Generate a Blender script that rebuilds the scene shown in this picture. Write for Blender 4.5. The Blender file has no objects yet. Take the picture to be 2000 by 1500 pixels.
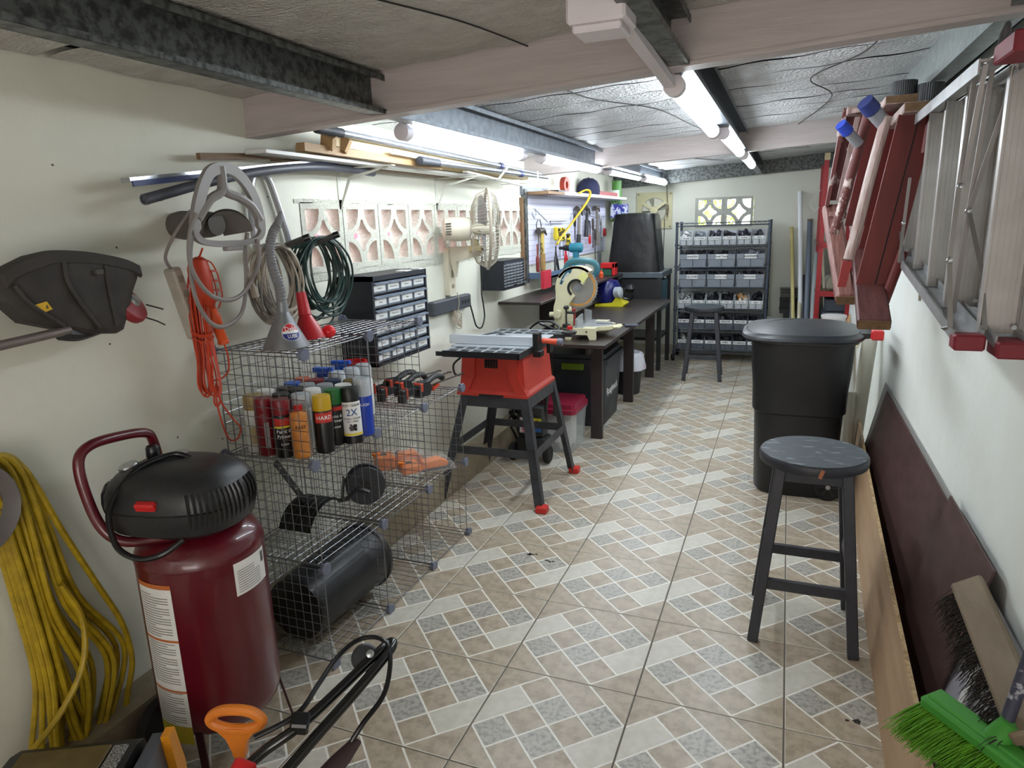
import bpy, bmesh, math, random
from mathutils import Vector, Matrix
random.seed(7)
C=bpy.context.scene.collection
PI=math.pi
# ---------- camera, world, light, exposure ----------
cam=bpy.data.cameras.new('camera'); co=bpy.data.objects.new('camera',cam); C.objects.link(co)
cam.sensor_width=36; cam.lens=1331.25/2000*36; cam.clip_start=.02
_r,_u,_f=[[0.929645, 0.367181, -0.030635], [-0.057066, 0.225626, 0.972541], [-0.364011, 0.902369, -0.230706]]
co.matrix_world=Matrix(((_r[0],_u[0],-_f[0],0),(_r[1],_u[1],-_f[1],0),(_r[2],_u[2],-_f[2],1.5075),(0,0,0,1)))
S=bpy.context.scene; S.camera=co
S.view_settings.view_transform='Standard'; S.view_settings.look='None'; S.view_settings.exposure=0.90; S.view_settings.gamma=1
S.view_settings.use_curve_mapping=False
w=bpy.data.worlds.new('world'); S.world=w; w.use_nodes=True
bg=w.node_tree.nodes['Background']; bg.inputs[0].default_value=(.86,.9,1,1); bg.inputs[1].default_value=5.0
TUBE=23.0   # emission strength of the LED tubes
# added area lamp for daylight behind the camera, tilted up to brighten the ceiling
ad=bpy.data.lights.new('rear_daylight_fill','AREA'); ad.shape='RECTANGLE'; ad.size=1.4; ad.size_y=1.7; ad.energy=22; ad.color=(1,.88,.84)
ao=bpy.data.objects.new('rear_daylight_fill',ad); C.objects.link(ao); ao.location=(-.1,-1.55,1.25); ao.rotation_euler=(PI/2,0,PI)
ao.rotation_euler=(PI/2+.75,0,0)
# ---------- helpers ----------
def lin(h):
    if isinstance(h,str):
        v=[int(h[i:i+2],16)/255 for i in (0,2,4)]
        return tuple(x/12.92 if x<=.04045 else ((x+.055)/1.055)**2.4 for x in v)+(1,)
    return tuple(h)+(1,) if len(h)==3 else h
_M={}
def mat(name,c,rough=.5,metal=0,var=None,sc=20,amt=.5,bump=0,bsc=60,emit=0,alpha=1,trans=0,coat=0,stretch=None,thr=None,obj=True,bd=.01):
    """colour c, optional second colour var mixed by noise (sc scale, thr=(lo,hi) ramp)"""
    if name in _M: return _M[name]
    m=bpy.data.materials.new(name); m.use_nodes=True; nt=m.node_tree; N=nt.nodes; L=nt.links
    p=N['Principled BSDF']; p.inputs['Base Color'].default_value=lin(c); p.inputs['Roughness'].default_value=rough
    p.inputs['Metallic'].default_value=metal
    if coat: p.inputs['Coat Weight'].default_value=coat
    if trans: p.inputs['Transmission Weight'].default_value=trans
    if alpha<1: p.inputs['Alpha'].default_value=alpha
    if emit:
        p.inputs['Emission Color'].default_value=lin(c); p.inputs['Emission Strength'].default_value=emit
    tc=None
    def coord():
        nonlocal tc
        if tc: return tc
        t=N.new('ShaderNodeTexCoord'); mp=N.new('ShaderNodeMapping'); L.new(t.outputs['Object' if obj else 'Generated'],mp.inputs[0])
        if stretch: mp.inputs['Scale'].default_value=stretch
        tc=mp.outputs[0]; return tc
    if var:
        n=N.new('ShaderNodeTexNoise'); n.inputs['Scale'].default_value=sc; n.inputs['Detail'].default_value=6; n.inputs['Roughness'].default_value=.6
        L.new(coord(),n.inputs['Vector'])
        r=N.new('ShaderNodeMapRange'); lo,hi=thr or (.35,.65); r.inputs[1].default_value=lo; r.inputs[2].default_value=hi; r.inputs[4].default_value=amt
        L.new(n.outputs[0],r.inputs[0])
        x=N.new('ShaderNodeMix'); x.data_type='RGBA'; x.inputs[6].default_value=lin(c); x.inputs[7].default_value=lin(var)
        L.new(r.outputs[0],x.inputs[0]); L.new(x.outputs[2],p.inputs['Base Color'])
    if bump:
        n2=N.new('ShaderNodeTexNoise'); n2.inputs['Scale'].default_value=bsc; n2.inputs['Detail'].default_value=4; L.new(coord(),n2.inputs['Vector'])
        b=N.new('ShaderNodeBump'); b.inputs['Strength'].default_value=bump; b.inputs['Distance'].default_value=bd
        L.new(n2.outputs[0],b.inputs['Height']); L.new(b.outputs[0],p.inputs['Normal'])
    _M[name]=m; return m
V=Vector
def cr(pts,n=6,closed=False):
    """Catmull-Rom through points"""
    P=[V(p) for p in pts]; out=[]; m=len(P)
    rng=range(m if closed else m-1)
    for i in rng:
        if closed: a,b,c,d=P[(i-1)%m],P[i],P[(i+1)%m],P[(i+2)%m]
        else: a,b,c,d=P[max(i-1,0)],P[i],P[i+1],P[min(i+2,m-1)]
        for k in range(n):
            t=k/n; out.append(.5*((2*b)+(c-a)*t+(2*a-5*b+4*c-d)*t*t+(3*b-a-3*c+d)*t**3))
    if not closed: out.append(P[-1])
    return out
class B:
    def __init__(s): s.bm=bmesh.new(); s.mi=0
    def _f(s,vs):
        try: f=s.bm.faces.new(vs); f.material_index=s.mi; return f
        except ValueError: return None
    def box(s,c,d,rot=None,bev=0,seg=1):
        """centre, full size, optional euler or Matrix rotation"""
        r=bmesh.ops.create_cube(s.bm,size=1)['verts']
        if bev:
            for v in r: v.co=V((v.co.x*d[0],v.co.y*d[1],v.co.z*d[2]))
            es=list({e for v in r for e in v.link_edges})
            res=bmesh.ops.bevel(s.bm,geom=es,offset=bev,segments=seg,affect='EDGES',profile=.5)
            r=list({v for f in res['faces'] for v in f.verts}|{v for v in r if v.is_valid})
        else:
            for v in r: v.co=V((v.co.x*d[0],v.co.y*d[1],v.co.z*d[2]))
        R=rotm(rot)
        for v in r: v.co=R@v.co+V(c)
        for f in {f for v in r for f in v.link_faces}: f.material_index=s.mi
        return s
    def bb(s,a,b,bev=0,seg=1):
        a,b=V(a),V(b); return s.box((a+b)/2,[abs(x) for x in (b-a)],None,bev,seg)
    def bar(s,p,q,w,h,up=(0,0,1),bev=0):
        """box beam from p to q; w across, h along up"""
        p,q=V(p),V(q); d=q-p; l=d.length; z=d.normalized(); x=V(up).cross(z)
        if x.length<1e-4: x=V((1,0,0)).cross(z)
        x.normalize(); y=z.cross(x); M3=Matrix((x,y,z)).transposed()
        return s.box((p+q)/2,(w,h,l),M3,bev)
    def ring(s,c,r,ax,seg=16,r2=None,ph=0):
        ax=V(ax).normalized(); x=ax.orthogonal().normalized(); y=ax.cross(x)
        return [s.bm.verts.new(V(c)+x*r*math.cos(2*PI*i/seg+ph)+y*(r2 or r)*math.sin(2*PI*i/seg+ph)) for i in range(seg)]
    def skin(s,rings,cap=True,closed=False):
        for a,b in zip(rings,rings[1:]+([rings[0]] if closed else [])):
            n=len(a)
            for i in range(n): s._f((a[i],a[(i+1)%n],b[(i+1)%n],b[i]))
        if cap and not closed:
            s._f(rings[0][::-1]); s._f(rings[-1])
        return s
    def cyl(s,p,q,r,r2=None,seg=16,cap=True):
        ax=V(q)-V(p); return s.skin([s.ring(p,r,ax,seg),s.ring(q,r if r2 is None else r2,ax,seg)],cap)
    def tube(s,pts,r,seg=8,closed=False,cap=True,flat=1):
        P=[V(p) for p in pts]; n=len(P); rings=[]; x=None
        for i in range(n):
            if closed: t=P[(i+1)%n]-P[i-1]
            else: t=P[min(i+1,n-1)]-P[max(i-1,0)]
            if t.length<1e-9: t=V((0,0,1))
            t.normalize()
            if x is None: x=t.orthogonal().normalized() if abs(t.z)>.99 else t.cross(V((0,0,1))).normalized()
            else:
                x=x-t*x.dot(t)
                x=x.normalized() if x.length>1e-6 else t.orthogonal().normalized()
            y=t.cross(x); rr=r[i] if isinstance(r,(list,tuple)) else r
            rings.append([s.bm.verts.new(P[i]+x*rr*math.cos(2*PI*k/seg)+y*rr*flat*math.sin(2*PI*k/seg)) for k in range(seg)])
        return s.skin(rings,cap,closed)
    def lathe(s,prof,o=(0,0,0),ax=(0,0,1),seg=24,cap=True,sx=1,sy=1,closed=False):
        """prof [(r,h)] about ax through o; sx, sy squash it"""
        ax=V(ax).normalized()
        if abs(ax.z)>.999: x,y=V((1,0,0)),V((0,1,0))*(1 if ax.z>0 else -1)
        else: x=V((0,0,1)).cross(ax).normalized(); y=ax.cross(x)
        rs=[[s.bm.verts.new(V(o)+ax*h+x*max(r,1e-4)*sx*math.cos(2*PI*i/seg)+y*max(r,1e-4)*sy*math.sin(2*PI*i/seg)) for i in range(seg)] for r,h in prof]
        return s.skin(rs,cap,closed)
    def prism(s,poly,o,u,v,t):
        """2D poly in plane (u,v) at o, extruded by vector t"""
        o,u,v,t=V(o),V(u),V(v),V(t)
        a=[s.bm.verts.new(o+u*x+v*y) for x,y in poly]; b=[s.bm.verts.new(q.co+t) for q in a]
        n=len(a)
        s._f(a[::-1]); s._f(b)
        for i in range(n): s._f((a[i],a[(i+1)%n],b[(i+1)%n],b[i]))
        return s
    def quad(s,*p): s._f([s.bm.verts.new(V(q)) for q in p]); return s
    def grid(s,fn,nu,nv):
        g=[[s.bm.verts.new(V(fn(i/nu,j/nv))) for j in range(nv+1)] for i in range(nu+1)]
        for i in range(nu):
            for j in range(nv): s._f((g[i][j],g[i+1][j],g[i+1][j+1],g[i][j+1]))
        return s
    def loft(s,secs,cap=True):
        return s.skin([[s.bm.verts.new(V(p)) for p in sec] for sec in secs],cap)
def rotm(rot):
    if rot is None: return Matrix.Identity(3)
    if isinstance(rot,Matrix): return rot
    from mathutils import Euler
    return Euler(rot).to_matrix()
def rot_at(b,rot,piv):
    R=rotm(rot)
    for v in b.bm.verts: v.co=R@(v.co-V(piv))+V(piv)
    return b
def obj(name,b,m,parent=None,label=None,sharp=.55,world=True,fix=True):
    me=bpy.data.meshes.new(name)
    if fix: bmesh.ops.recalc_face_normals(b.bm,faces=b.bm.faces)
    if parent is not None and world:
        o=parent; L=V((0,0,0))
        while o is not None: L+=o.location; o=o.parent
        for v in b.bm.verts: v.co-=L
    for f in b.bm.faces: f.smooth=True
    for e in b.bm.edges:
        if len(e.link_faces)!=2 or e.calc_face_angle(0)>sharp: e.smooth=False
    b.bm.to_mesh(me); b.bm.free()
    for x in (m if isinstance(m,(list,tuple)) else [m]): me.materials.append(x)
    o=bpy.data.objects.new(name,me); C.objects.link(o); o.parent=parent
    if label: o['label']=label
    return o
def thing(name,label,cat,loc=(0,0,0),group=None,rz=0):
    o=bpy.data.objects.new(name,None); C.objects.link(o); o.empty_display_size=.05
    o.location=loc; o.rotation_euler=(0,0,rz); o['label']=label; o['category']=cat
    if group: o['group']=group
    return o
def tag(o,label,cat,group=None):
    o['label']=label; o['category']=cat
    if group: o['group']=group
    return o
def struct(name,b,m,parent=None,**k):
    o=obj(name,b,m,parent,**k)
    if parent is None: o['kind']='structure'
    return o
def one(name,b,m,label,cat,group=None,loc=None,**k):
    """a thing that is a single mesh, origin moved to loc (its base)"""
    if loc is None:
        xs=[v.co for v in b.bm.verts]; loc=(sum(v.x for v in xs)/len(xs),sum(v.y for v in xs)/len(xs),min(v.z for v in xs))
    for v in b.bm.verts: v.co-=V(loc)
    o=obj(name,b,m,None,**k); o.location=loc; return tag(o,label,cat,group)
def dup(root,loc=None,rz=None,label=None,group=None,rot=None):
    r=root.copy(); C.objects.link(r)
    if loc is not None: r.location=loc
    if rz is not None: r.rotation_euler=(0,0,rz)
    if rot is not None: r.rotation_euler=rot
    if label: r['label']=label
    if group: r['group']=group
    for ch in list(root.children):
        c=ch.copy(); C.objects.link(c); c.parent=r
        for g in list(ch.children):
            d=g.copy(); C.objects.link(d); d.parent=c
    return r
_T={}
def text_into(b,body,o,u,v,size,mi=0,bold=0,lift=.0006,align='CENTER'):
    """flat lettering: body centred at o, reading along u, up v"""
    cu=bpy.data.curves.new('t','FONT'); cu.body=body; cu.size=1; cu.align_x=align; cu.align_y='CENTER'; cu.resolution_u=2; cu.offset=bold
    ob=bpy.data.objects.new('t',cu); me=ob.to_mesh()
    u,v,o=V(u).normalized(),V(v).normalized(),V(o); n=u.cross(v).normalized()
    vs=[b.bm.verts.new(o+u*(q.co.x*size)+v*(q.co.y*size)+n*lift) for q in me.vertices]
    for p in me.polygons:
        try: f=b.bm.faces.new([vs[i] for i in p.vertices]); f.material_index=mi
        except ValueError: pass
    ob.to_mesh_clear(); bpy.data.objects.remove(ob); bpy.data.curves.remove(cu)
    return b
def lettering(body,o,u,v,size,m,parent,bold=0,name='lettering',**k):
    return obj(name,text_into(B(),body,o,u,v,size,0,bold,**k),m,parent,fix=False)

# ---------- setting ----------
XL,XR,YN,YF=-1.82,.56,-1.5,7.79
zb=lambda x:1.917+.05*(x+.31)      # underside of cross beams
zc=lambda x:2.04+.055*(x+.31)      # underside of the insulation
mw=mat('cream_wall','dbdbcd',.75,var='d0cfc0',sc=3,amt=.6,bump=.12,bsc=30)
mwr=mat('white_wall','e6eae4',.75,var='dadcd3',sc=3,amt=.5,bump=.12,bsc=30)
mfar=mat('grey_green_wall','d8d9cd',.8,var='cdcfc2',sc=2,amt=.6,bump=.1,bsc=30)
mcem=mat('raw_cement','c9cabd',.95,var='a9a99c',sc=60,amt=.6,bump=.7,bsc=120)
mpink=mat('pink_stucco','c96a76',.95,var='b57f86',sc=70,amt=.8,bump=.8,bsc=90)
mdark=mat('dark_gap','1b1b1c',.9)
# floor base, grooves between tiles
b=B(); b.bb((XL-.1,YN,-.05),(XR+.1,YF+.1,-.004)); floor=struct('floor',b,mat('grey_grout','6f675c',.9))
TS=.45; OX,OY=-1.2772,1.9194
mtb=mat('beige_tile_print','baac98',.32,var='9a8b75',sc=22,amt=.8,bump=.03,bsc=120,thr=(.42,.62))
mtg=mat('grey_tile_print','b8b4aa',.32,var='817e76',sc=60,amt=.8,bump=.03,bsc=120,thr=(.45,.62))
mtl=mat('pale_tile_print','d6d2c6',.3,var='bfbaaa',sc=30,amt=.6,bump=.03,bsc=120)
mtj=mat('white_joint_print','fbf9f2',.35,var='eae6da',sc=90,amt=.6)
def clip(poly,a,b_,c):   # keep a*u+b*v<=c
    out=[]
    for i in range(len(poly)):
        p,q=poly[i],poly[(i+1)%len(poly)]
        dp,dq=a*p[0]+b_*p[1]-c,a*q[0]+b_*q[1]-c
        if dp<=0: out.append(p)
        if dp*dq<0:
            t=dp/(dp-dq); out.append((p[0]+(q[0]-p[0])*t,p[1]+(q[1]-p[1])*t))
    return out
def tile_bmesh():
    b=B(); g=.003; S_=TS-2*g
    b.mi=3; b.bb((g,g,-.006),(TS-g,TS-g,-.0006),bev=.001)
    # cells in thirds: s=3(u+v), d=3(v-u); (s0,s1,d0,d1,material) 0 beige 1 grey 2 pale
    cells=[(-1,1,-9,9,0),(5,9,-9,9,0),(1,5,2,9,0),(1,5,-9,-2,0),
      (1,2,0,1,1),(1,2,-2,0,0),(1,3,1,2,2),(2,3,0,1,0),(2,3,-1,0,1),(2,3,-2,-1,0),
      (3,4,1,2,0),(3,4,0,1,1),(3,4,-1,0,0),(3,5,-2,-1,2),(4,5,0,2,0),(4,5,-1,0,1)]
    j=.032
    for s0,s1,d0,d1,m in cells:
        P=[(0,0),(1,0),(1,1),(0,1)]
        P=clip(P,1,1,(s1-j)/3) if s1<9 else P
        P=clip(P,-1,-1,-(s0+j)/3) if s0>-1 else P
        if d1<9: P=clip(P,-1,1,(d1-j)/3)
        if d0>-9: P=clip(P,1,-1,-(d0+j)/3)
        if len(P)>2:
            f=b.bm.faces.new([b.bm.verts.new((g+.001+u*(S_-.002),g+.001+v*(S_-.002),0)) for u,v in P]); f.material_index=m
    return b
t0=obj('floor_tile',tile_bmesh(),[mtb,mtg,mtl,mtj],floor,world=False,fix=False)
first=True
for i in range(-2,5):
    for j in range(-8,14):
        x,y=OX+i*TS,OY+j*TS
        if x+TS<-1.75 or x>XR or y>YF: continue
        o=t0 if first else t0.copy()
        if not first: C.objects.link(o)
        first=False; o.location=(x,y,0)
        o.rotation_euler=(random.uniform(-.0012,.0012),random.uniform(-.0012,.0012),0)
# left wall with breeze block row
def wall_with_hole(ax,x0,x1,a0,a1,z0,z1,h):   # h: hole (a,a,z,z)
    b=B()
    def seg(p,q,r,s):
        if ax=='x': b.bb((x0,p,r),(x1,q,s))
        else: b.bb((p,x0,r),(q,x1,s))
    if h: seg(a0,h[0],z0,z1); seg(h[1],a1,z0,z1); seg(h[0],h[1],z0,h[2]); seg(h[0],h[1],h[3],z1)
    else: seg(a0,a1,z0,z1)
    return b
HL=(2.30,4.87,1.325,1.612)
wl=struct('wall_left',wall_with_hole('x',XL-.1,XL,YN,YF+.1,0,2.0,HL),mw)
HF=(-.945,-.35,1.39,1.70)
wf=struct('wall_far',wall_with_hole('y',YF,YF+.1,XL-.1,XR+.1,0,2.2,HF),mfar)
wr=struct('wall_right',wall_with_hole('x',XR,XR+.1,YN,YF+.1,0,2.2,None),mwr)
b=B(); b.bb((XL,YN,0),(XL+.12,YF,.14)); b.bb((XL,YN,.14),(XL+.119,YF,.15))
struct('trim_1',b,mat('kerb_tile','9c917c',.5,var='7d715d',sc=9,amt=.8,bump=.05))
b=B()
for k in range(6): b.bb((XL+.12+k*.42,YF-.012,0),(XL+.12+k*.42+.416,YF,.1),bev=.002)
struct('baseboard_far',b,mat('base_tile','b8b3a2',.4,var='98907c',sc=14,amt=.7))
def breeze(o,u,w,h,th,dk=.80):
    """pierced block: frame, four corner openings and a concave diamond in the middle; o lower corner, u along, th depth vector"""
    cu=bpy.data.curves.new('b','CURVE'); cu.dimensions='2D'; cu.fill_mode='BOTH'; cu.extrude=.5
    fr=.026; rx,ry=(w-2*fr)/2,(h-2*fr)/2; cx,cy=w/2,h/2
    def spl(P):
        sp=cu.splines.new('POLY'); sp.points.add(len(P)-1)
        for q,(x,y) in zip(sp.points,P): q.co=(x,y,0,1)
        sp.use_cyclic_u=True
    spl([(0,0),(w,0),(w,h),(0,h)])
    star=[]
    for sx,sy in ((1,1),(-1,1),(-1,-1),(1,-1)):
        arc_=[(math.cos(PI/2*k/8),math.sin(PI/2*k/8)) for k in range(9)]
        spl([(cx+sx*rx,cy+sy*ry)]+[(cx+sx*(rx-rx*dk*a),cy+sy*(ry-ry*dk*c)) for a,c in arc_])
        q=[(cx+sx*(rx-rx*1.02*a),cy+sy*(ry-ry*1.02*c)) for a,c in (arc_ if sx*sy<0 else arc_[::-1])]
        q=[p for p in q if (p[0]-cx)*sx>.004 and (p[1]-cy)*sy>.004]
        star+=q
    spl(star)
    ob=bpy.data.objects.new('b',cu); me=ob.to_mesh(); b=B(); u=V(u); t=V(th); o=V(o)
    vs=[b.bm.verts.new(o+u*q.co.x+V((0,0,q.co.y))+t*(q.co.z+.5)) for q in me.vertices]
    for p in me.polygons: b._f([vs[k] for k in p.vertices])
    ob.to_mesh_clear(); bpy.data.objects.remove(ob); bpy.data.curves.remove(cu)
    bmesh.ops.remove_doubles(b.bm,verts=b.bm.verts,dist=1e-5)
    return b
n=9; bw=(HL[1]-HL[0])/n
for k in range(n):
    obj('breeze_block',breeze((XL-.07,HL[0]+k*bw+.003,HL[2]),(0,1,0),bw-.006,HL[3]-HL[2],(.074,0,0)),mcem,wl)
# rough mortar round the block row
b=B()
random.seed(3)
def rough(p0,p1,up,wd,nn):
    p0,p1=V(p0),V(p1)
    for k in range(nn):
        a=p0.lerp(p1,k/nn); c=p0.lerp(p1,(k+1)/nn); m=(a+c)/2
        b.box(m+V((0,0,up*(wd/2+random.uniform(0,.006)))),(.006,(c-a).length*1.02,wd+random.uniform(0,.012)))
rough((XL+.001,HL[0]-.03,HL[2]),(XL+.001,HL[1]+.02,HL[2]),-1,.028,46)
rough((XL+.001,HL[0]-.03,HL[3]),(XL+.001,HL[1]+.02,HL[3]),1,.006,46)
obj('mortar_border',b,mcem,wl)
bw=(HF[1]-HF[0])/2
for k in range(2):
    obj('breeze_block',breeze((HF[0]+k*bw+.004,YF-.005,HF[2]),(1,0,0),bw-.008,HF[3]-HF[2],(0,.045,0),.74),mat('grey_block','b4b5ad',.95,var='9c9d95',sc=40,bump=.5),wf)
b=B(); b.bb(((HF[0]+HF[1])/2-.012,YF+.0,HF[2]),((HF[0]+HF[1])/2+.012,YF+.04,HF[3])); obj('mortar_border',b,mat('grey_block','b4b5ad'),wf)
# neighbour's pink wall just behind the blocks, garden behind the far wall
b=B(); b.bb((-3.1,1.2,0),(-3.0,7,2.6)); b.bb((-2.99,1.2,0),(-2.8,7,1.42)); struct('trim_2',b,mpink)
b=B(); b.bb((-.66,9.6,0),(1.5,9.7,2.6)); struct('trim_3',b,mat('white_garden_wall','eeeae6',.8))
b=B(); random.seed(5)
for k in range(1500):
    c=V((random.uniform(-1.9,-.62) if k%4 else random.uniform(-.42,-.2),random.uniform(9.0,9.5),random.uniform(1.1,2.1)))
    a=V((random.uniform(-1,1),random.uniform(-1,1),random.uniform(-1,1))).normalized(); d=a.orthogonal().normalized()
    L_=random.uniform(.03,.06)
    b.quad(c-a*L_,c+d*L_*.4,c+a*L_,c-d*L_*.4)
struct('trim_4',B().bb((-2.3,7.95,-.05),(1.6,9.8,0)),mat('garden_ground','6d6a55',.9))
b.bb((-1.3,9.15,0),(-1.26,9.2,1.3)); b.bb((-.34,9.15,0),(-.30,9.2,1.3))
o=one('shrub',b,mat('leaf_green','6f8a35',.5,var='b8bb55',sc=8,amt=1),'green garden shrub seen through the pierced blocks of the far wall','plant',fix=False); o['kind']='stuff'
# ---------- roof structure ----------
mbeam=mat('painted_steel','b7adaa',.5,var='a69c99',sc=12,amt=.7,bump=.08,bsc=40,stretch=(.3,1,4))
mgalv=mat('galvanised_steel','6d7170',.42,.6,var='3b3e3d',sc=38,amt=.9,bump=.05,bsc=50,thr=(.42,.6))
mgalvb=mat('pale_galvanised','8b929a',.42,.5,var='6b7178',sc=25,amt=.8,bump=.05)
mfoil=mat('foil_insulation','dcdedf',.34,.42,var='c2c4c4',sc=9,amt=.7,bump=1.0,bd=.035,bsc=75,stretch=(1,1.6,1))
mfoiln=mat('near_bay_foil','d6d3cb',.45,.12,var='b9b5ac',sc=6,amt=.8,bump=1.0,bd=.03,bsc=60,stretch=(1.2,2.4,1))  # near-bay copy of the foil, made diffuse so the dim ceiling reads brighter
b=B(); b.quad((XL-.05,YN,zc(XL)+.04),(XR+.05,YN,zc(XR)+.04),(XR+.05,YF,zc(XR)+.04),(XL-.05,YF,zc(XL)+.04))
ceil=struct('ceiling',b,mdark)
def beam_cross(y,h=1,m=mbeam,x0=XL,x1=XR):
    b=B(); t=.055
    for (ya,yb,da,db) in ((y,y+.004,0,1),(y+t-.004,y+t,0,1),(y-.006,y+t+.006,-.004,.0)):
        for side in (0,):
            x=[x0,x1]
            vs=[]
            if da==0:
                p=[V((xx,yy,z)) for xx in x for yy in (ya,yb) for z in (zb(xx),zc(xx)+.02)]
            else:
                p=[V((xx,yy,z)) for xx in x for yy in (ya,yb) for z in (zb(xx)-.012,zb(xx))]
            q=[b.bm.verts.new(v) for v in p]
            for idx in ((0,1,3,2),(4,6,7,5),(0,4,5,1),(2,3,7,6),(0,2,6,4),(1,5,7,3)): b._f([q[i] for i in idx])
    return b
for y in (2.05,4.885): obj('cross_beam',beam_cross(y),mbeam,ceil)
obj('cross_beam',beam_cross(7.66),mgalv,ceil,label='mottled galvanised beam')
def beam_long(x,y0,y1,m,face=1):
    """C channel along y: web at x, lips towards face"""
    b=B(); w=.055*face
    z0,z1=zb(x)-.006,zc(x)+.01
    for (a0,a1,c0,c1) in ((x-.002,x+.002,z0,z1),(x,x+w,z0,z0+.004),(x,x+w,z1-.02,z1-.016),(x+w-.003*face,x+w,z0,z0+.014),(x+w-.003*face,x+w,z1-.034,z1-.016)):
        b.bb((min(a0,a1),y0,c0),(max(a0,a1),y1,c1))
    return obj('roof_beam',b,m,ceil)
for (y0,y1,m) in ((YN,2.05,mgalv),(2.11,4.88,mgalvb),(4.945,7.66,mgalvb)):
    beam_long(-1.29,y0,y1,m); beam_long(-.33,y0,y1,m if y0<0 else mat('dark_galvanised','50555c',.45,.5,var='3e4248',sc=20))
b=B(); x=.45
for (a0,a1,c0,c1) in ((.45,.455,1.965,2.11),(.45,.515,1.96,1.966),(.51,.515,1.96,1.985)): b.bb((a0,YN,c0),(a1,YF,c1))
obj('roof_beam',b,mat('wall_side_galvanised','8a918f',.45,.5,var='70766f',sc=30,amt=.8),ceil)
# sagging foil sheets between seams
def foil(x0,x1,y0,y1,m,sag):
    b=B(); ph=random.uniform(0,6)
    def fn(u,v):
        x=x0+(x1-x0)*u; wv=.012*math.sin(x*4+ph)*.6
        y=y0+(y1-y0)*v+(wv if 0<v<1 else wv)
        return (x,y,zc(x)+.004-sag*math.sin(PI*v)*(.6+.4*math.sin(x*3+ph))+(.003*math.sin(x*23+y*17)))
    b.grid(fn,24,6); return obj('foil_sheet',b,m,ceil,sharp=3,fix=False)
random.seed(11)
xs=((XL,-1.27),(-1.27,-.315),(-.315,.47))
for (xa,xb) in xs:
    y=YN
    for yy in [(-.2),(.75),(1.33),(2.05)]:
        foil(xa+.004,xb-.004,y+.007,yy-.007,mfoiln,.006); y=yy
    for (ya,yb,nn) in ((2.11,4.885,11),(4.945,7.66,9)):
        for k in range(nn):
            a=ya+(yb-ya)*k/nn; c=ya+(yb-ya)*(k+1)/nn
            foil(xa+.002,xb-.002,a+.0055,c-.0055,mfoil,.009 if nn==11 else .012)
mseam=mat('seam_tape','2c2c2b',.8)
for pts in ([(-1.05,2.12),(-.86,2.6),(-.80,3.0),(-.62,3.5),(-.55,4.2),(-.48,4.87)],[(.28,2.3),(.22,2.9),(.05,3.3),(.16,3.9),(.02,4.87)],[(-.9,5.0),(-.7,5.7),(-.82,6.3),(-.6,7.0)],[(-1.02,.9),(-.93,1.3),(-.80,1.7),(-.74,2.04)],[(.1,5.1),(.02,5.9),(.12,6.6)],[(-1.5,.8),(-1.5,1.4)]):
    b=B(); b.tube(cr([(x,y,zc(x)-.009) for x,y in pts],8),.0024,5); obj('seam_line',b,mseam,ceil)
# unseen wall behind the camera, made solid to keep outdoor light out
b=B(); b.bb((XL-.1,YN-.3,0),(XR+.1,YN-.2,2.2)); struct('wall_near',b,mw)

b=B(); random.seed(31)
for cx_,cy_,n_ in ((-1.02,2.72,9),(.27,2.02,4),(-.93,2.68,3)):
    for k in range(n_): b.box((cx_+random.uniform(-.02,.02),cy_+random.uniform(-.008,.008),.0012),(random.uniform(.006,.02),.006,.0015),(0,0,random.uniform(-.6,.6)))
one('floor_crumbs',b,mat('dark_crumbs','2e2a24',.9),'small dark crumbs and dead leaf bits scattered on the open tiles','debris')['kind']='stuff'

# ---------- LED tubes ----------
mled=mat('led_tube_glow','edf6fd',.4,emit=TUBE)
mplast=mat('pale_fixture_plastic','d4cdd0',.45)
def led(p,q,label,grp):
    p,q=V(p),V(q); p.z-=.022; q.z-=.022; t=thing('tube_light',label,'light',(p+q)/2,grp); d=(q-p).normalized()
    b=B(); b.cyl(p+d*.05,q-d*.05,.0265,seg=24); obj('glowing_tube',b,mled,t)
    for s,e in ((1,p),(-1,q)):
        b=B(); b.lathe([(.02,0),(.031,.004),(.031,.045),(.028,.055)],e,d*s,20); obj('end_cap',b,mplast,t)
    m=(p+q)/2; b=B(); b.bb((m.x-.016,p.y,m.z+.028),(m.x+.016,q.y,m.z+.04)); obj('tube_holder',b,mplast,t)
    return t
L_=[((-1.37,2.36,1.872),(-1.35,3.60,1.878)),((-1.325,3.79,1.878),(-1.30,5.03,1.88)),((-1.28,5.19,1.882),(-1.27,6.36,1.885)),((-1.255,6.44,1.882),(-1.245,7.62,1.888))]
nm=['first','second','third','fourth']
for k,(p,q) in enumerate(L_): led(p,q,nm[k]+' LED tube from the camera in the left row along the galvanised beam','left row of tube lights')
R_=[((-.335,2.16,1.905),(-.345,3.44,1.905)),((-.315,3.52,1.912),(-.31,4.76,1.912)),((-.30,4.90,1.912),(-.30,6.05,1.915))]
for k,(p,q) in enumerate(R_): led(p,q,nm[k]+' LED tube from the camera in the right row down the middle of the ceiling','right row of tube lights')

# ---------- left foreground ----------
mblk=mat('black_plastic','1d1e20',.42,var='2b2c2f',sc=30,amt=.7,bump=.05)
mblks=mat('satin_black','131416',.3)
mmar=mat('maroon_enamel','5e0f1d',.28,var='4a0b17',sc=5,amt=.6,coat=.4)
mwhite=mat('white_label','dcdcd8',.6,var='c9c8c3',sc=50,amt=.4)
mprint=mat('print_black','2a2a2c',.6)
morange=mat('orange_plastic','e0812a',.4,var='c96c1c',sc=15,amt=.5)
mred=mat('red_plastic','c51f22',.4)
msteel=mat('bright_steel','b9bcbf',.28,.9,var='8c8f92',sc=40,amt=.5)
mrub=mat('black_rubber','151515',.7)
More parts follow.
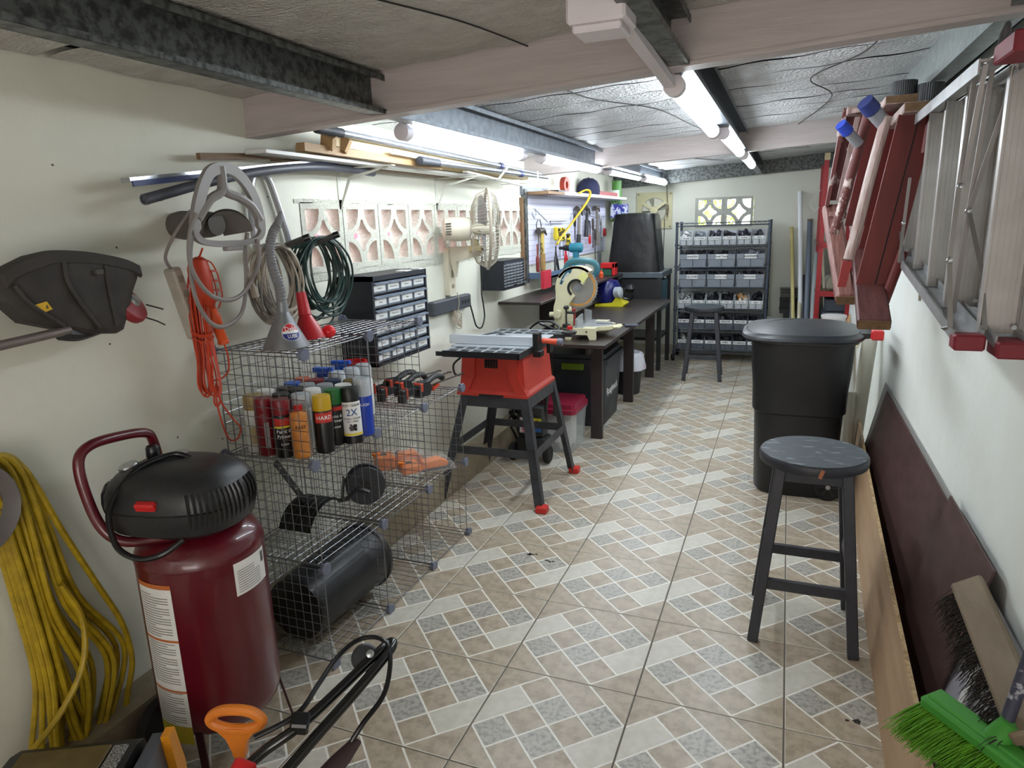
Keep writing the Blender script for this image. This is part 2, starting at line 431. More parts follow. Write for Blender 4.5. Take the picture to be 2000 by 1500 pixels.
# air compressor
A=V((-1.49,1.31,0)); R0=.168
t=thing('air_compressor','maroon upright air compressor with black motor shroud and tall warning label against the left wall','air compressor',A)
b=B(); prof=[(.02,.12),(.09,.126),(.14,.142),(.161,.17),(.168,.20),(.168,.648),(.1695,.65),(.1695,.655),(.166,.668),(.155,.692),(.13,.715),(.09,.728),(.02,.732)]
b.lathe(prof,A,seg=48); tank=obj('tank',b,mmar,t)
def cyl_patch(c,r,a0,a1,z0,z1,n=12,skew=0):
    b=B(); b.grid(lambda u,v:(c[0]+r*math.cos(a0+(a1-a0)*u),c[1]+r*math.sin(a0+(a1-a0)*u),z0+(z1-z0)*v+skew*u),n,1); return b
dg=math.radians
def lab(name,r,a0,a1,z0,z1,m,par,skew=0): return obj(name,cyl_patch(A,r,dg(a0),dg(a1),z0,z1,12,skew),m,par,fix=False)
wl1=lab('warning_label',.1688,-112,-72,.135,.615,mwhite,tank)
b=B()
for k in range(58):
    z=.165+k*.0075
    if k%19 in(0,1): continue
    n=8; a0,a1=dg(-109),dg(-76 if k%4 else -84-5*(k%3))
    b.grid(lambda u,v:(A.x+.1692*math.cos(a0+(a1-a0)*u),A.y+.1692*math.sin(a0+(a1-a0)*u),z+.0022*v),n,1)
obj('small_print',b,mat('grey_print','66625e',.7),tank,fix=False)
for z0,z1,m in ((.605,.618,'b4622e'),(.45,.457,'b4622e'),(.296,.303,'b4622e'),(.135,.19,'b8a52c')):
    lab('warning_band',.1692,-112,-72,z0,z1,mat('band_'+m,m,.6),tank)
lab('rating_sticker',.1688,-17,25,.545,.64,mat('sticker_white','e2e2de',.5),tank,.0)
b=B()
for k in range(10):
    z=.553+k*.0068; a0,a1=dg(-14),dg(14 if k<7 else 6)
    b.grid(lambda u,v:(A.x+.1692*math.cos(a0+(a1-a0)*u),A.y+.1692*math.sin(a0+(a1-a0)*u),z+.0018*v),6,1)
obj('small_print',b,mat('grey_print','66625e',.7),tank,fix=False)
b=B()
for k in range(26):
    if k%3==0: continue
    a0=dg(17+k*.22); b.grid(lambda u,v:(A.x+.1692*math.cos(a0+.0035*u),A.y+.1692*math.sin(a0+.0035*u),.60+.03*v),1,1)
obj('bar_code',b,mprint,tank,fix=False)
# motor shroud: stretched dome, flat louvred ends
def sec(f,sx,sy,z): return None
hc=V((-1.50,1.285,.82)); th=dg(14); ca,sa=math.cos(th),math.sin(th)
def hp(u,v,z): return (hc.x+u*ca-v*sa,hc.y+u*sa+v*ca,hc.z+z)
def ssec(k,z,ex=2.6):
    o=[]
    for i in range(48):
        a=2*PI*i/48; c_,s_=math.cos(a),math.sin(a)
        o.append(hp(.188*k*abs(c_)**(2/ex)*(1 if c_>0 else -1),.15*k*abs(s_)**(2/ex)*(1 if s_>0 else -1),z*1+.0))
    return o
b=B(); b.loft([ssec(k,z) for k,z in ((.42,-.10),(.72,-.092),(.94,-.07),(.985,-.035),(1.0,-.012),(.985,-.01),(1.0,-.006),(.99,.02),(.93,.045),(.82,.066),(.62,.082),(.3,.089),(.05,.09))])
shroud=obj('motor_shroud',b,mblk,t)
def louvre(b,a,z0,z1,off=.003):
    ex=2.6
    def at(a,k,z):
        c_,s_=math.cos(a),math.sin(a)
        return V(hp((.188*k+off)*abs(c_)**(2/ex)*(1 if c_>0 else -1),(.15*k+off)*abs(s_)**(2/ex)*(1 if s_>0 else -1),z))
    b.tube([at(a,.93,z0),at(a,.985,z0*.5),at(a,1.0,-.004),at(a,.985,.022),at(a,.93,.044)],.0036,5)
for k in range(15):
    b=B(); louvre(b,dg(-62+k*5.4),-.05,.045); obj('louvre',b,mblks,shroud)
for k in range(9):
    b=B(); louvre(b,dg(-150-k*5),-.05,.045); obj('louvre',b,mblks,shroud)
b=B(); b.box(hp(.0,-.150,.02),(.055,.022,.024),(0.4,0,th),bev=.005); obj('power_switch',b,mred,t)
b=B(); b.lathe([(.024,0),(.026,.004),(.024,.008),(.001,.009)],hp(-.125,-.03,.078),(-.15,-.25,1)); obj('pressure_gauge',b,msteel,t)
b=B(); b.lathe([(.024,0),(.024,.008),(.001,.009)],hp(-.045,.08,.078),(0,0,1)); obj('pressure_gauge',b,msteel,t)
b=B(); b.lathe([(.017,0),(.019,.006),(.018,.03),(.015,.036),(.001,.037)],hp(-.095,.035,.082),(0,0,1)); obj('regulator_knob',b,mblks,t)
for u,v,z in ((.07,-.08,.062),(.14,-.01,.058),(-.06,-.08,.066)):
    b=B(); b.lathe([(.006,0),(.005,.003),(.001,.003)],hp(u,v,z),(0,0,1),12); obj('screw',b,mrub,shroud)
b=B(); b.tube(cr([hp(.015,.03,.088),hp(-.03,.02,.098),hp(-.075,-.07,.085),hp(-.095,-.155,.02),hp(-.06,-.20,-.06),hp(.0,-.21,-.092),hp(.06,-.2,-.085),hp(.1,-.165,-.06)],8),.0075,10); obj('power_cord',b,mblks,t)
b=B(); b.tube(cr([(-1.45,1.2,.735),(-1.55,1.14,.73),(-1.60,1.115,.77),(-1.625,1.105,.86),(-1.638,1.11,.95),(-1.64,1.15,.982),(-1.64,1.24,.98),(-1.64,1.315,.965),(-1.64,1.335,.93),(-1.635,1.345,.84),(-1.6,1.35,.75)],8),.0135,12); obj('handle',b,mmar,t)
b=B(); b.lathe([(.1,.73),(.12,.74),(.05,.76)],A,seg=24); obj('pump_mount',b,mblks,t)
for k,(x,y) in enumerate(((-1.362,1.452),(-1.44,1.175),(-1.63,1.43))):
    b=B(); d=(V((x,y,0))-A).normalized(); b.bar(A+d*.155+V((0,0,.2)),(x,y,.004),.022,.006,up=d); b.box((x,y,.003),(.03,.03,.006)); obj('foot',b,mat('dark_red_steel','3a1016',.5),t)
for dy in (-.0,.0):
    pass
b=B(); b.lathe([(.03,-.02),(.07,-.022),(.08,-.014),(.08,.014),(.07,.022),(.03,.02)],(-1.66,1.22,.08),(1,.2,0),28); obj('wheel',b,mrub,t)
# jobsite radio / charger box
t=thing('jobsite_radio','dusty black and yellow jobsite radio box on the floor at the lower left corner','radio',(-1.43,.83,0),rz=dg(28))
L0=(0,0,0)
def loc(name,b,m,par,**k): return obj(name,b,m,par,world=False,**k)
b=B(); b.bb((-.17,-.12,.02),(.13,.12,.28),bev=.02,seg=2); body=loc('body',b,mblk,t)
b=B(); b.prism([(-.12,.25),(.12,.25),(.10,.32),(.06,.335),(-.1,.335),(-.12,.31)],(-.17,0,0),(0,1,0),(0,0,1),(.28,0,0)); loc('top_housing',b,mblk,t)
b=B(); b.box((-.045,-.01,.338),(.2,.15,.008),bev=.003); tp=loc('dusty_top_panel',b,mat('dusty_brown_plastic','5a4a26',.6,var='6e5d33',sc=14,amt=.8),t,label='dusty brown panel with scratched letters')
lettering('NGA',(-.05,-.02,.342),(1,0,0),(0,1,0),.05,mat('scratch','8f7f56',.7),tp)
b=B(); b.box((.075,0,.334),(.035,.13,.01),bev=.003); loc('speaker_grille',b,mat('perforated_grey','9a9a95',.5,var='3c3c3a',sc=260,amt=1,thr=(.5,.52)),t)
b=B(); b.prism([(-.13,.02),(.13,.02),(.13,.22),(.10,.33),(-.10,.33),(-.13,.22)],(.13,0,0),(0,1,0),(0,0,1),(.03,0,0)); loc('end_frame',b,mat('slate_plastic','4b4f57',.45),t)
b=B(); b.prism([(-.135,.0),(.135,.0),(.135,.22),(.105,.34),(.07,.34),(.09,.21),(.1,.05),(-.1,.05),(-.09,.21),(-.07,.34),(-.105,.34),(-.135,.22)],(.16,0,0),(0,1,0),(0,0,1),(.02,0,0)); loc('bumper',b,mat('yellow_orange_plastic','d98d1e',.4),t,label='yellow orange end bumper')
b=B()
for sx in (-1,1):
    for sy in (-1,1): b.bb((sx*.12-.02,sy*.1-.02,0),(sx*.12+.02,sy*.1+.02,.022))
loc('rubber_feet',b,mrub,t)
# yellow air hose hanging from a grey holder
myel=mat('yellow_hose','b79a1c',.45,var='8f7614',sc=25,amt=.8)
t=thing('hose_holder','grey moulded plastic hose holder on the left wall at the picture edge','hose holder',(XL,.88,.85))
b=B(); b.lathe([(.06,0),(.085,.01),(.105,.05),(.11,.10),(.118,.11),(.112,.118),(.098,.10),(.08,.04),(.05,.02)],(XL,.885,.895),(1,0,0),36,cap=False,sx=1.0,sy=1); obj('cup',b,mat('grey_holder','6b6664',.5,var='5c5755',sc=8),t)
b=B(); b.lathe([(.08,0),(.08,.006),(.001,.008)],(XL,.885,.895),(1,0,0),24); obj('back_plate',b,mat('grey_holder','8b8684',.45),t)
b=B(); random.seed(21)
strands=[]
for k in range(11):
    x0=XL+.035+.014*(k%4); y0=.985+.008*k; zt=.955+.01*math.cos(k); yb=1.03+.014*k+random.uniform(-.01,.01); zb_=.10+.03*random.random()
    bulge=.01+.005*k
    pts=[(x0-.008,.972+.004*k,.80),(x0,.945+.003*k,.92),(x0+.005,.965+.003*k,.985+.004*(k%4)),(x0,.998+.005*k,.945),(x0,1.01+.007*k,.78),(x0+random.uniform(-.005,.01),1.01+.011*k,.55),(x0,yb+bulge,.33),(x0,yb,.17),(x0+.01,yb-.06,zb_),(x0,yb-.085,.16),(x0-.006,.99+.006*k,.36),(x0-.01,.985+.005*k,.60),(x0-.008,.972+.004*k,.80)]
    strands.append(cr(pts,6))
for s_ in strands: b.tube(s_,.0078,8,closed=False)
hz=thing('air_hose','coiled yellow rubber air hose hanging from the grey holder','hose',(XL,1.0,.1))
obj('coil',b,myel,hz)
b=B(); b.tube(cr([(-1.765,1.0,.98),(-1.755,1.05,.94),(-1.75,1.11,.74),(-1.75,1.175,.55),(-1.75,1.225,.40),(-1.75,1.235,.27),(-1.75,1.20,.17),(-1.74,1.165,.08),(-1.72,1.12,.02)],8),.0085,8); obj('loose_loop',b,myel,hz)
b=B(); b.tube(cr([(-1.72,1.06,.62),(-1.71,1.09,.5),(-1.70,1.06,.38),(-1.71,.98,.28),(-1.72,.88,.22),(-1.72,.78,.18)],8),.0085,8); obj('loose_end',b,myel,hz)
# hand pump with orange D handle
t=thing('hand_pump','orange D shaped pull handle on a thin black rod in front of the maroon tank','pump',(-1.12,1.02,0))
hb=V((-1.125,1.015,.31))
ux=V((.93,.30,0)).normalized()
def dp(x,z,y=0): return hb+ux*x+V((-.30,.93,0))*y+V((0,0,z))
b=B()
outer=[(-.014,0),(-.02,.035),(-.05,.075),(-.066,.10),(-.05,.118),(0,.124),(.05,.118),(.066,.10),(.05,.075),(.02,.035),(.014,0)]
b.tube([dp(p.x,p.z) for p in cr([(x,0,z) for x,z in [(-.062,.096),(-.04,.117),(0,.123),(.04,.117),(.062,.096),(.045,.078),(0,.069),(-.045,.078)]],6,True)],.0125,10,closed=True)
b.loft([[dp(sx*w,z,sy*d) for sx,sy in ((-1,-1),(1,-1),(1,1),(-1,1))] for w,d,z in ((.013,.01,0),(.016,.011,.02),(.026,.011,.05),(.05,.011,.078))])
obj('d_handle',b,morange,t)
b=B(); b.cyl((-1.125,1.015,.02),(-1.125,1.015,.315),.005); obj('rod',b,mblks,t)
b=B(); b.lathe([(.03,0),(.03,.02),(.02,.03),(.018,.2),(.02,.21),(.006,.215)],(-1.125,1.015,0)); b.box((-1.125,1.015,.008),(.16,.05,.016),bev=.004); obj('pump_barrel',b,mblks,t)
# folded lawn mower handle
t=thing('lawn_mower','glossy black folded lawn mower handle with cable and red clamp at the bottom edge','lawn mower',(-1.1,.75,0))
b=B(); b.tube(cr([(-.975,.68,.31),(-.935,.964,.378),(-.90,1.15,.425),(-.888,1.29,.447),(-.892,1.33,.453),(-.905,1.33,.452),(-.915,1.27,.448),(-.965,1.06,.41),(-1.03,.965,.37),(-1.06,.80,.335),(-1.06,.68,.31)],8),.0125,12); obj('folding_handle',b,mat('gloss_black','0d0e10',.16,coat=.5),t)
b=B(); b.lathe([(.003,0),(.03,.002),(.034,.008),(.034,.022),(.028,.027),(.003,.03)],(-.945,1.275,.435),(.5,-.5,.6),24); obj('winding_knob',b,mat('dark_grey_plastic','2e2f33',.45),t)
b=B(); b.lathe([(.003,0),(.01,.001),(.01,.006),(.003,.009)],(-.917,1.262,.463),(.5,-.5,.6),12); obj('bolt',b,msteel,t)
b=B(); b.tube(cr([(-1.05,.99,.40),(-.985,1.06,.425),(-.99,1.15,.44),(-1.0,1.24,.45),(-.985,1.30,.46),(-.945,1.325,.465),(-.90,1.315,.46),(-.865,1.27,.44),(-.85,1.21,.40),(-.865,1.14,.37),(-.88,1.11,.34)],8),.0062,10); obj('control_cable',b,mblks,t)
b=B(); b.box((-.97,1.05,.412),(.042,.04,.035),(.3,.2,.5),bev=.005); obj('cable_clip',b,mblks,t)
b=B(); b.loft([[V((-.875,1.115,.335))+V((-.04*k,-.12*k,-.05*k))+V((.93,.3,0))*(w*math.cos(a))+V((0,.3,.9))*(w*.6*math.sin(a)) for a in [2*PI*i/16 for i in range(16)]] for k,w in ((0,.016),(.1,.019),(.35,.026),(.8,.03),(1.0,.026),(1.05,.01))]); obj('plug_housing',b,mat('brown_plastic','3b2c2e',.4),t,label='brown grip housing on the cable')
b=B(); b.box((-1.035,.93,.36),(.05,.045,.05),(.4,.3,.2),bev=.006); b.box((-1.0,.93,.37),(.05,.02,.02),(.4,.3,.8),bev=.004); obj('clamp',b,mred,t,label='red handle clamp')
b=B(); b.bb((-1.14,.35,.06),(-.78,.72,.26),bev=.05,seg=3); b.bb((-1.1,.42,.26),(-.84,.68,.34),bev=.03,seg=2); obj('deck',b,mblk,t)
for x in (-1.165,-.755):
    for y in (.42,.67):
        b=B(); b.lathe([(.02,-.018),(.07,-.02),(.08,-.012),(.08,.012),(.07,.02),(.02,.018)],(x,y,.08),(1,0,0),24); obj('wheel',b,mrub,t)

# ---------- wire cube shelving ----------
PW=.37; YC=1.715; XF=-1.40
mwire=mat('chrome_wire','8a8b8e',.3,.85,var='6b6c6f',sc=30,amt=.5)
mcon=mat('slate_connector','6c7184',.4)
t=thing('wire_cube_shelf','chrome wire grid cube shelving, three cubes wide, holding the spray cans','shelf',(XF-.18,YC+.55,0))
def panel(kind):
    b=B(); h=.175; r=.0023
    def P(u,v): return {'y':(-u,0,v),'x':(0,u,v),'z':(-u,v,0)}[kind]
    c=[(0.006,.01),(0.006,.36),(.356,.36),(.356,.01)] if kind!='z' else [(0.006,.01),(.006,.36),(.356,.36),(.356,.01)]
    b.tube([P(*q) for q in c],r,6,closed=True)
    for k in range(1,10):
        a=.01+k*.035
        b.tube([P(a-.004,.01),P(a-.004,.36)],.0013,4,cap=False); b.tube([P(.006,a),P(.356,a)],.0013,4,cap=False)
    return b
PN={}
def put(kind,x,y,z):
    if kind not in PN: PN[kind]=o=obj('wire_panel',panel(kind),mwire,t,world=False)
    else: o=PN[kind].copy(); C.objects.link(o)
    o.location=V((x,y,z))-t.location
for lv in range(3):
    for k in range(4 if lv<2 else 3): put('y',XF,YC+k*PW,lv*PW+.012)
    for k in range(3 if lv<2 else 2): put('x',XF-.36,YC+k*PW,lv*PW+.012)
for lv in range(4):
    for k in range(3 if lv<3 else 2): put('z',XF,YC+k*PW,lv*PW+.012)
CN=None
for lv in range(4):
    for k in range(4 if lv<3 else 3):
        for x,dx in ((XF+.004,1),(XF-.372,-1)):
            if CN is None:
                b=B(); b.lathe([(.002,-.012),(.012,-.012),(.012,0),(.021,.001),(.022,.004),(.02,.008),(.002,.009)],(0,0,0),(1,0,0),20); b.box((-.008,0,0),(.014,.034,.012)); b.box((-.008,0,0),(.014,.012,.034))
                CN=o=obj('connector',b,mcon,t,world=False)
            else: o=CN.copy(); C.objects.link(o)
            o.location=V((x,YC+k*PW,lv*PW+.012))-t.location; o.rotation_euler=(0,0,0 if dx>0 else PI)
b=B()
for k in range(4):
    for x in (XF-.01,XF-.36): b.cyl((x,YC+k*PW,0),(x,YC+k*PW,.01),.012,seg=10)
obj('feet',b,mcon,t)
# spray cans on the top compartment
ZS=.74+.0155
def can(x,y,cap,bodyc,label,band=None,r=.033,h=.2,z=ZS,clear=False,txt=None,capr=None,face=-45,lean=None,tex=None):
    t=thing('spray_can',label,'spray can',(x,y,z),'spray cans in the wire cubes',rz=dg(face))
    b=B(); b.lathe([(r*.9,0),(r,.004),(r,.145),(r*.97,.15),(r*.8,.158)],seg=24); bd=obj('can_body',b,bodyc,t,world=False)
    b=B(); b.lathe([(r*.97,.150),(r*.98,.152),(r*.93,h-.004),(r*.88,h),(.001,h)],seg=24); obj('cap',b,cap,t,world=False)
    for (z0,z1,m,a) in (band or []):
        b=B(); b.grid(lambda u,v:((r+.0004)*math.cos(-a+2*a*u),(r+.0004)*math.sin(-a+2*a*u),z0+(z1-z0)*v),14,1); obj('label_band',b,m,bd,world=False,fix=False)
    for (s,zz,sz,m) in (txt or []):
        b=text_into(B(),s,(0,0,zz),(0,1,0),(0,0,1),sz,bold=.01)
        for v in b.bm.verts:
            a=v.co.y/(r+.0008); v.co.x=(r+.0008)*math.cos(a); v.co.y=(r+.0008)*math.sin(a)
        obj('lettering',b,m,bd,world=False,fix=False)
    return t
mcw=mat('glossy_white_paint','e4e4e2',.35); mck=mat('glossy_black_can','17171a',.3); mcbl=mat('blue_can','1d3fa8',.3); mcr=mat('red_can','b3141b',.3)
mcy=mat('yellow_cap','c9a41d',.4); mcg=mat('green_cap','1e6b30',.4); mcdr=mat('dark_red_cap','7d1320',.35); mctan=mat('tan_gold_cap','9c8350',.4); mcor=mat('orange_can_print','d38a3e',.45,var='b86a2c',sc=40)
mcclr=mat('frosted_clear_cap','c4cbcf',.2,alpha=.8); mcgr=mat('grey_cap','8d9298',.4); mcdb=mat('navy_cap','1b2b45',.4); mcbk=mat('black_cap','141518',.4); mcblc=mat('blue_cap','245bc0',.35); mcoc=mat('coral_cap','c96a4c',.4); mcbr=mat('bronze_cap','7d6a3c',.35,.4)
mtw=mat('text_white','eeeeee',.5); mty=mat('text_yellow','e8d23a',.5); mtr=mat('text_red','c8322a',.5)
G=1.2
can(-1.695,1.79,mctan,mcw,'spray can with tan gold cap at the near wall-side corner of the wire cube',[(.03,.09,mat('beige_print','c9b78e',.6),.7)])
can(-1.70,1.862,mcw,mcw,'spray can with plain white cap against the back, behind the tan one')
can(-1.625,1.765,mcdr,mcdr,'all dark red spray can second from the wall in the front row',[(.03,.12,mat('silver_print','a9a4a6',.5),.25)])
can(-1.553,1.765,mcdr,mck,'spray can with dark red cap and black paint and primer label',[(.115,.14,mtr,1.0),(.106,.113,mty,1.0)],txt=[('Paint &\nPrimer',.085,.018,mtw),('Latex',.05,.012,mtw)])
c=can(-1.49,1.775,mcr,mcor,'short orange printed bottle with small red screw cap at the near front of the cube',r=.031,h=.17,txt=[('EASY',.11,.016,mck)])
c['label']='orange printed bottle with small red screw cap in front of the yellow capped can'
for ch in list(c.children):
    if ch.name.startswith('cap'): bpy.data.objects.remove(ch)
b=B(); b.lathe([(.03,.145),(.022,.158),(.015,.162),(.001,.162)],seg=24); obj('shoulder',b,mcor,c,world=False)
b=B(); b.lathe([(.014,.158),(.014,.18),(.001,.181)],seg=16); obj('screw_cap',b,mcr,c,world=False)
can(-1.535,1.845,mcclr,mcw,'spray can with frosted clear cap behind the orange printed bottle')
can(-1.447,1.845,mcy,mck,'spray can with mustard yellow cap and black and red label',[(.11,.145,mtr,1.0)],txt=[('HARD',.127,.02,mtw)])
can(-1.462,1.93,mcg,mck,'spray can with green cap and black paint and primer label',[(.128,.142,mtr,.9)],txt=[('Paint &\nPrimer',.10,.016,mtw),('Latex',.07,.013,mtw)])
can(-1.47,2.005,mcw,mcr,'spray can with white cap over a white and red body',[(.085,.146,mcw,1.3)],txt=[('F',.115,.028,mck)])
bx=can(-1.405,1.955,mcbk,mcw,'spray can with matt black cap and white 2X label leaning out of the open side',[(.0,.028,mck,1.6),(.03,.038,mty,1.4)],txt=[('RUST-OLEUM',.138,.0115,mck),('2X',.112,.034,mat('text_blue','1f4f8f',.5)),('ULTRA COVER',.090,.0105,mck),('PAINT+PRIMER',.08,.007,mck)],face=-52)
bx.rotation_euler=(.02,-.07,math.radians(-52)); bx.location.z=ZS+.003
b=B(); random.seed(4)
for k in range(14):
    a=random.uniform(-.35,.35); z=.05+random.uniform(0,.018)
    b.box(((.0335)*math.cos(a),.0335*math.sin(a),z),(.001,.008,.01),(0,0,a))
obj('label_picture',b,mck,bx,world=False)
can(-1.425,2.055,mcclr,mcbl,'tall spray can with clear cap and blue body at the open side',r=.034,h=.215,txt=[('TOUGH',.12,.015,mtw)],face=-60)
rest=[(-1.655,1.865+.05,mcbk,'black capped spray can beside the blue capped one'),(-1.605,1.832,mcbk,'black capped spray can right behind the dark red caps'),(-1.61,1.905,mcbk,'black capped spray can in the middle of the third row'),(-1.68,1.985,mcblc,'blue capped spray can against the back of the cube'),(-1.61,1.978,mcgr,'grey capped spray can in the middle of the group'),(-1.54,1.918,mcw,'white capped spray can behind the yellow cap'),(-1.69,2.055,mcoc,'coral orange capped spray can at the back'),(-1.625,2.048,mcdr,'dark red capped spray can in the back half'),(-1.555,2.062,mcdb,'navy capped spray can behind the white and red can'),(-1.54,1.99,mcgr,'grey capped spray can behind the green cap'),(-1.485,2.078,mcbr,'bronze capped spray can behind the clear capped blue can')]
protoc=None
for x,y,m,l in rest:
    can(x,y,m,mcw if m in (mcw,mcgr) else mck,l)
for x,y,m,l in ((-1.60,2.15,mcblc,'trigger bottle'),(-1.66,2.27,mcblc,'')): pass
def bottle(x,y,cap,label,h=.22):
    t=thing('spray_bottle',label,'bottle',(x,y,ZS),'bottles behind the spray cans')
    b=B(); b.lathe([(.03,0),(.036,.005),(.036,h*.65),(.03,h*.78),(.016,h*.86),(.014,h*.88)],seg=20,sy=.8); obj('bottle_body',b,mat('milky_plastic','cfdbe8',.3),t,world=False)
    b=B(); b.cyl((0,0,h*.86),(0,0,h*.94),.018); b.prism([(-.03,h*.94),(.02,h*.94),(.04,h*1.02),(-.03,h*1.02)],(0,-.013,0),(1,0,0),(0,0,1),(0,.026,0)); b.box((.045,0,h*1.0),(.02,.014,.014)); b.box((.03,0,h*.93),(.008,.012,.035),(0,.4,0)); obj('trigger',b,cap,t,world=False)
    return t
bottle(-1.665,2.14,mcblc,'milky spray bottle with blue trigger head behind the cans')
bottle(-1.66,2.25,mcblc,'milky spray bottle with blue trigger head beside the red bucket',.225)
def plainb(x,y,l):
    t=thing('spray_bottle',l,'bottle',(x,y,ZS),'bottles behind the spray cans')
    b=B(); b.lathe([(.033,0),(.036,.005),(.036,.14),(.03,.16),(.027,.165)],seg=20); obj('bottle_body',b,mcw,t,world=False)
    b=B(); b.lathe([(.034,.155),(.034,.2),(.028,.212),(.001,.213)],seg=20); obj('cap',b,mcclr,t,world=False)
plainb(-1.595,2.14,'white can with pale clear cap, nearest of the three behind the group')
plainb(-1.58,2.215,'white can with pale clear cap, middle of the three behind the group')
plainb(-1.575,2.29,'white can with pale clear cap, farthest of the three behind the group')
t=thing('plastic_bucket','small red plastic cup behind the white capped cans','bucket',(-1.66,2.36,ZS))
b=B(); b.lathe([(.035,0),(.048,.2),(.052,.2),(.052,.208),(.045,.208),(.033,.006)],seg=24,cap=False); obj('cup',b,mred,t,world=False)
# funnels and ball on the top
ZT=1.11+.016
t=thing('funnel','grey metal funnel with long corrugated spout standing mouth down on the wire cube','funnel',(-1.535,1.805,ZT))
b=B(); b.lathe([(.073,0),(.075,.002),(.074,.006),(.020,.115),(.019,.12),(.018,.15)],seg=36); cone=obj('cone',b,mat('zinc_grey','83868a',.42,.45,var='6f7276',sc=25),t,world=False)
sp=cr([(0,0,.14),(0,-.003,.2),(-.010,-.012,.26),(-.012,-.016,.32),(0,-.008,.37),(.012,.006,.398)],12)
b=B(); n=len(sp)
b.tube(sp,[.0165-.004*i/n+(.0018 if i%2 else 0) for i in range(n)],14); obj('spout',b,mat('grey_ribbed_plastic','77787c',.5),t,world=False)
b=B(); b.tube([sp[-1],sp[-1]+V((.006,.005,.02)),sp[-1]+V((.011,.009,.04))],[.0125,.010,.004],12); obj('tip',b,mat('grey_ribbed_plastic','77787c',.5),t,world=False)
def conepatch(a0,a1,f0,f1,m,name,off=.0006,el=True):
    b=B()
    def fn(u,v):
        a=a0+(a1-a0)*u; h_=f0+(f1-f0)*v
        if el:   # ellipse-shaped patch
            w=math.sqrt(max(0,1-(2*u-1)**2)); mid=(f0+f1)/2; h_=mid+(h_-mid)*w if v in(0,1) or True else h_
        r=.074-.054*(h_-.006)/.109+off
        return (r*math.cos(a),r*math.sin(a),h_)
    b.grid(fn,20,8); return obj(name,b,m,cone,world=False,fix=False)
conepatch(dg(-62),dg(8),.028,.082,mcw,'sticker')
b=B()
def fn(u,v,a0=dg(-60),a1=dg(6),m=.055,hh=.026,up=1):
    a=a0+(a1-a0)*u; w=math.sqrt(max(0,1-(2*u-1)**2)); h_=m+up*(.004+(hh*w-.004)*v if hh*w>.004 else hh*w*v)
    r=.074-.054*(h_-.006)/.109+.0009
    return (r*math.cos(a),r*math.sin(a),h_)
b.grid(fn,20,6); obj('sticker_red',b,mred,cone,world=False,fix=False)
b=B(); b.grid(lambda u,v: fn(u,v,up=-1),20,6); obj('sticker_blue',b,mat('sticker_navy','27357f',.5),cone,world=False,fix=False)
for s_,h0,sz in (('Delo',.065,.02),('LUBE',.042,.015)):
    b=text_into(B(),s_,(0,0,0),(0,1,0),(0,0,1),sz,bold=.01)
    for v in b.bm.verts:
        h_=h0+v.co.z; r=.074-.054*(h_-.006)/.109+.0016; a=dg(-26)+v.co.y/r; v.co=V((r*math.cos(a),r*math.sin(a),h_))
    obj('lettering',b,mtw,cone,world=False,fix=False)
t=thing('funnel','red plastic funnel leaning behind the grey metal one','funnel',(-1.54,1.935,ZT))
b=B(); b.lathe([(.058,0),(.06,.002),(.058,.005),(.022,.082),(.021,.083),(.023,.086),(.0215,.09),(.017,.165),(.013,.165),(.017,.09),(.019,.082),(.054,.005)],seg=32,cap=False); obj('funnel_body',b,mat('red_translucent','b9242c',.35),t,world=False)
t.rotation_euler=(.0,-.12,0); t.location.z+=.005
b=B(); bmesh.ops.create_icosphere(b.bm,subdivisions=4,radius=.024)
for v in b.bm.verts: v.co*=1+.012*math.cos(26*math.atan2(v.co.y,v.co.x))
o=obj('ribbed_ball',b,mat('bright_red','e3202a',.3),sharp=3); o.location=(-1.495,1.985,ZT+.0245); o.rotation_euler=(1.1,.4,0); tag(o,'bright red ribbed plastic ball on top of the wire cubes','ball')
# three bar clamps on the middle top
def clamp(x,y,z,rz,L_,label,jaw):
    t=thing('bar_clamp',label,'clamp',(x,y,z),'bar clamps on the wire cubes',rz=rz)
    b=B(); b.bb((-.006,-.03,.034),(.006,L_,.038)); b.cyl((-.012,L_-.01,.036),(.012,L_-.01,.036),.003,seg=8); loc('clamp_bar',b,mat('dark_steel','55524e',.4,.7),t)
    b=B(); b.prism([(-.02,.0),(.06,.0),(.075,.03),(.06,.062),(.0,.066),(-.02,.05)],(-.018,0,0),(0,1,0),(0,0,1),(.036,0,0)); loc('trigger_body',b,mblk,t)
    b=B(); b.tube(cr([(0,.05,.05),(0,.11,.07),(0,.16,.066),(0,.18,.05)],5),.017,10,flat=.8); loc('grip',b,mblk,t)
    mco=mat('clamp_orange','c9472c',.4)
    b=B(); b.box((0,.0,.045),(.042,.022,.04),bev=.004); loc('jaw_pad',b,mco,t,label='orange jaw pad')
    b=B(); b.box((0,-.10,.04),(.034,.012,.05),bev=.003); loc('jaw_pad',b,mco,t,label='orange jaw pad')
    b=B(); b.box((0,.12,.022),(.018,.05,.015),(.3,0,0)); loc('trigger',b,mco,t,label='orange trigger')
    b=B(); b.box((0,-.12,.03),(.03,.03,.06),bev=.004); b.bb((-.005,-.115,.02),(.005,0,.05)); loc('fixed_jaw',b,mblk,t)
clamp(-1.68,2.64,ZS,dg(-14),.36,'black and orange bar clamp nearest the wall on the middle shelf top',0)
clamp(-1.60,2.60,ZS+.0,dg(-11),.38,'black and orange bar clamp in the middle of the three on the shelf',0)
clamp(-1.50,2.60,ZS,dg(-8),.36,'black and orange bar clamp nearest the aisle on the shelf',0)
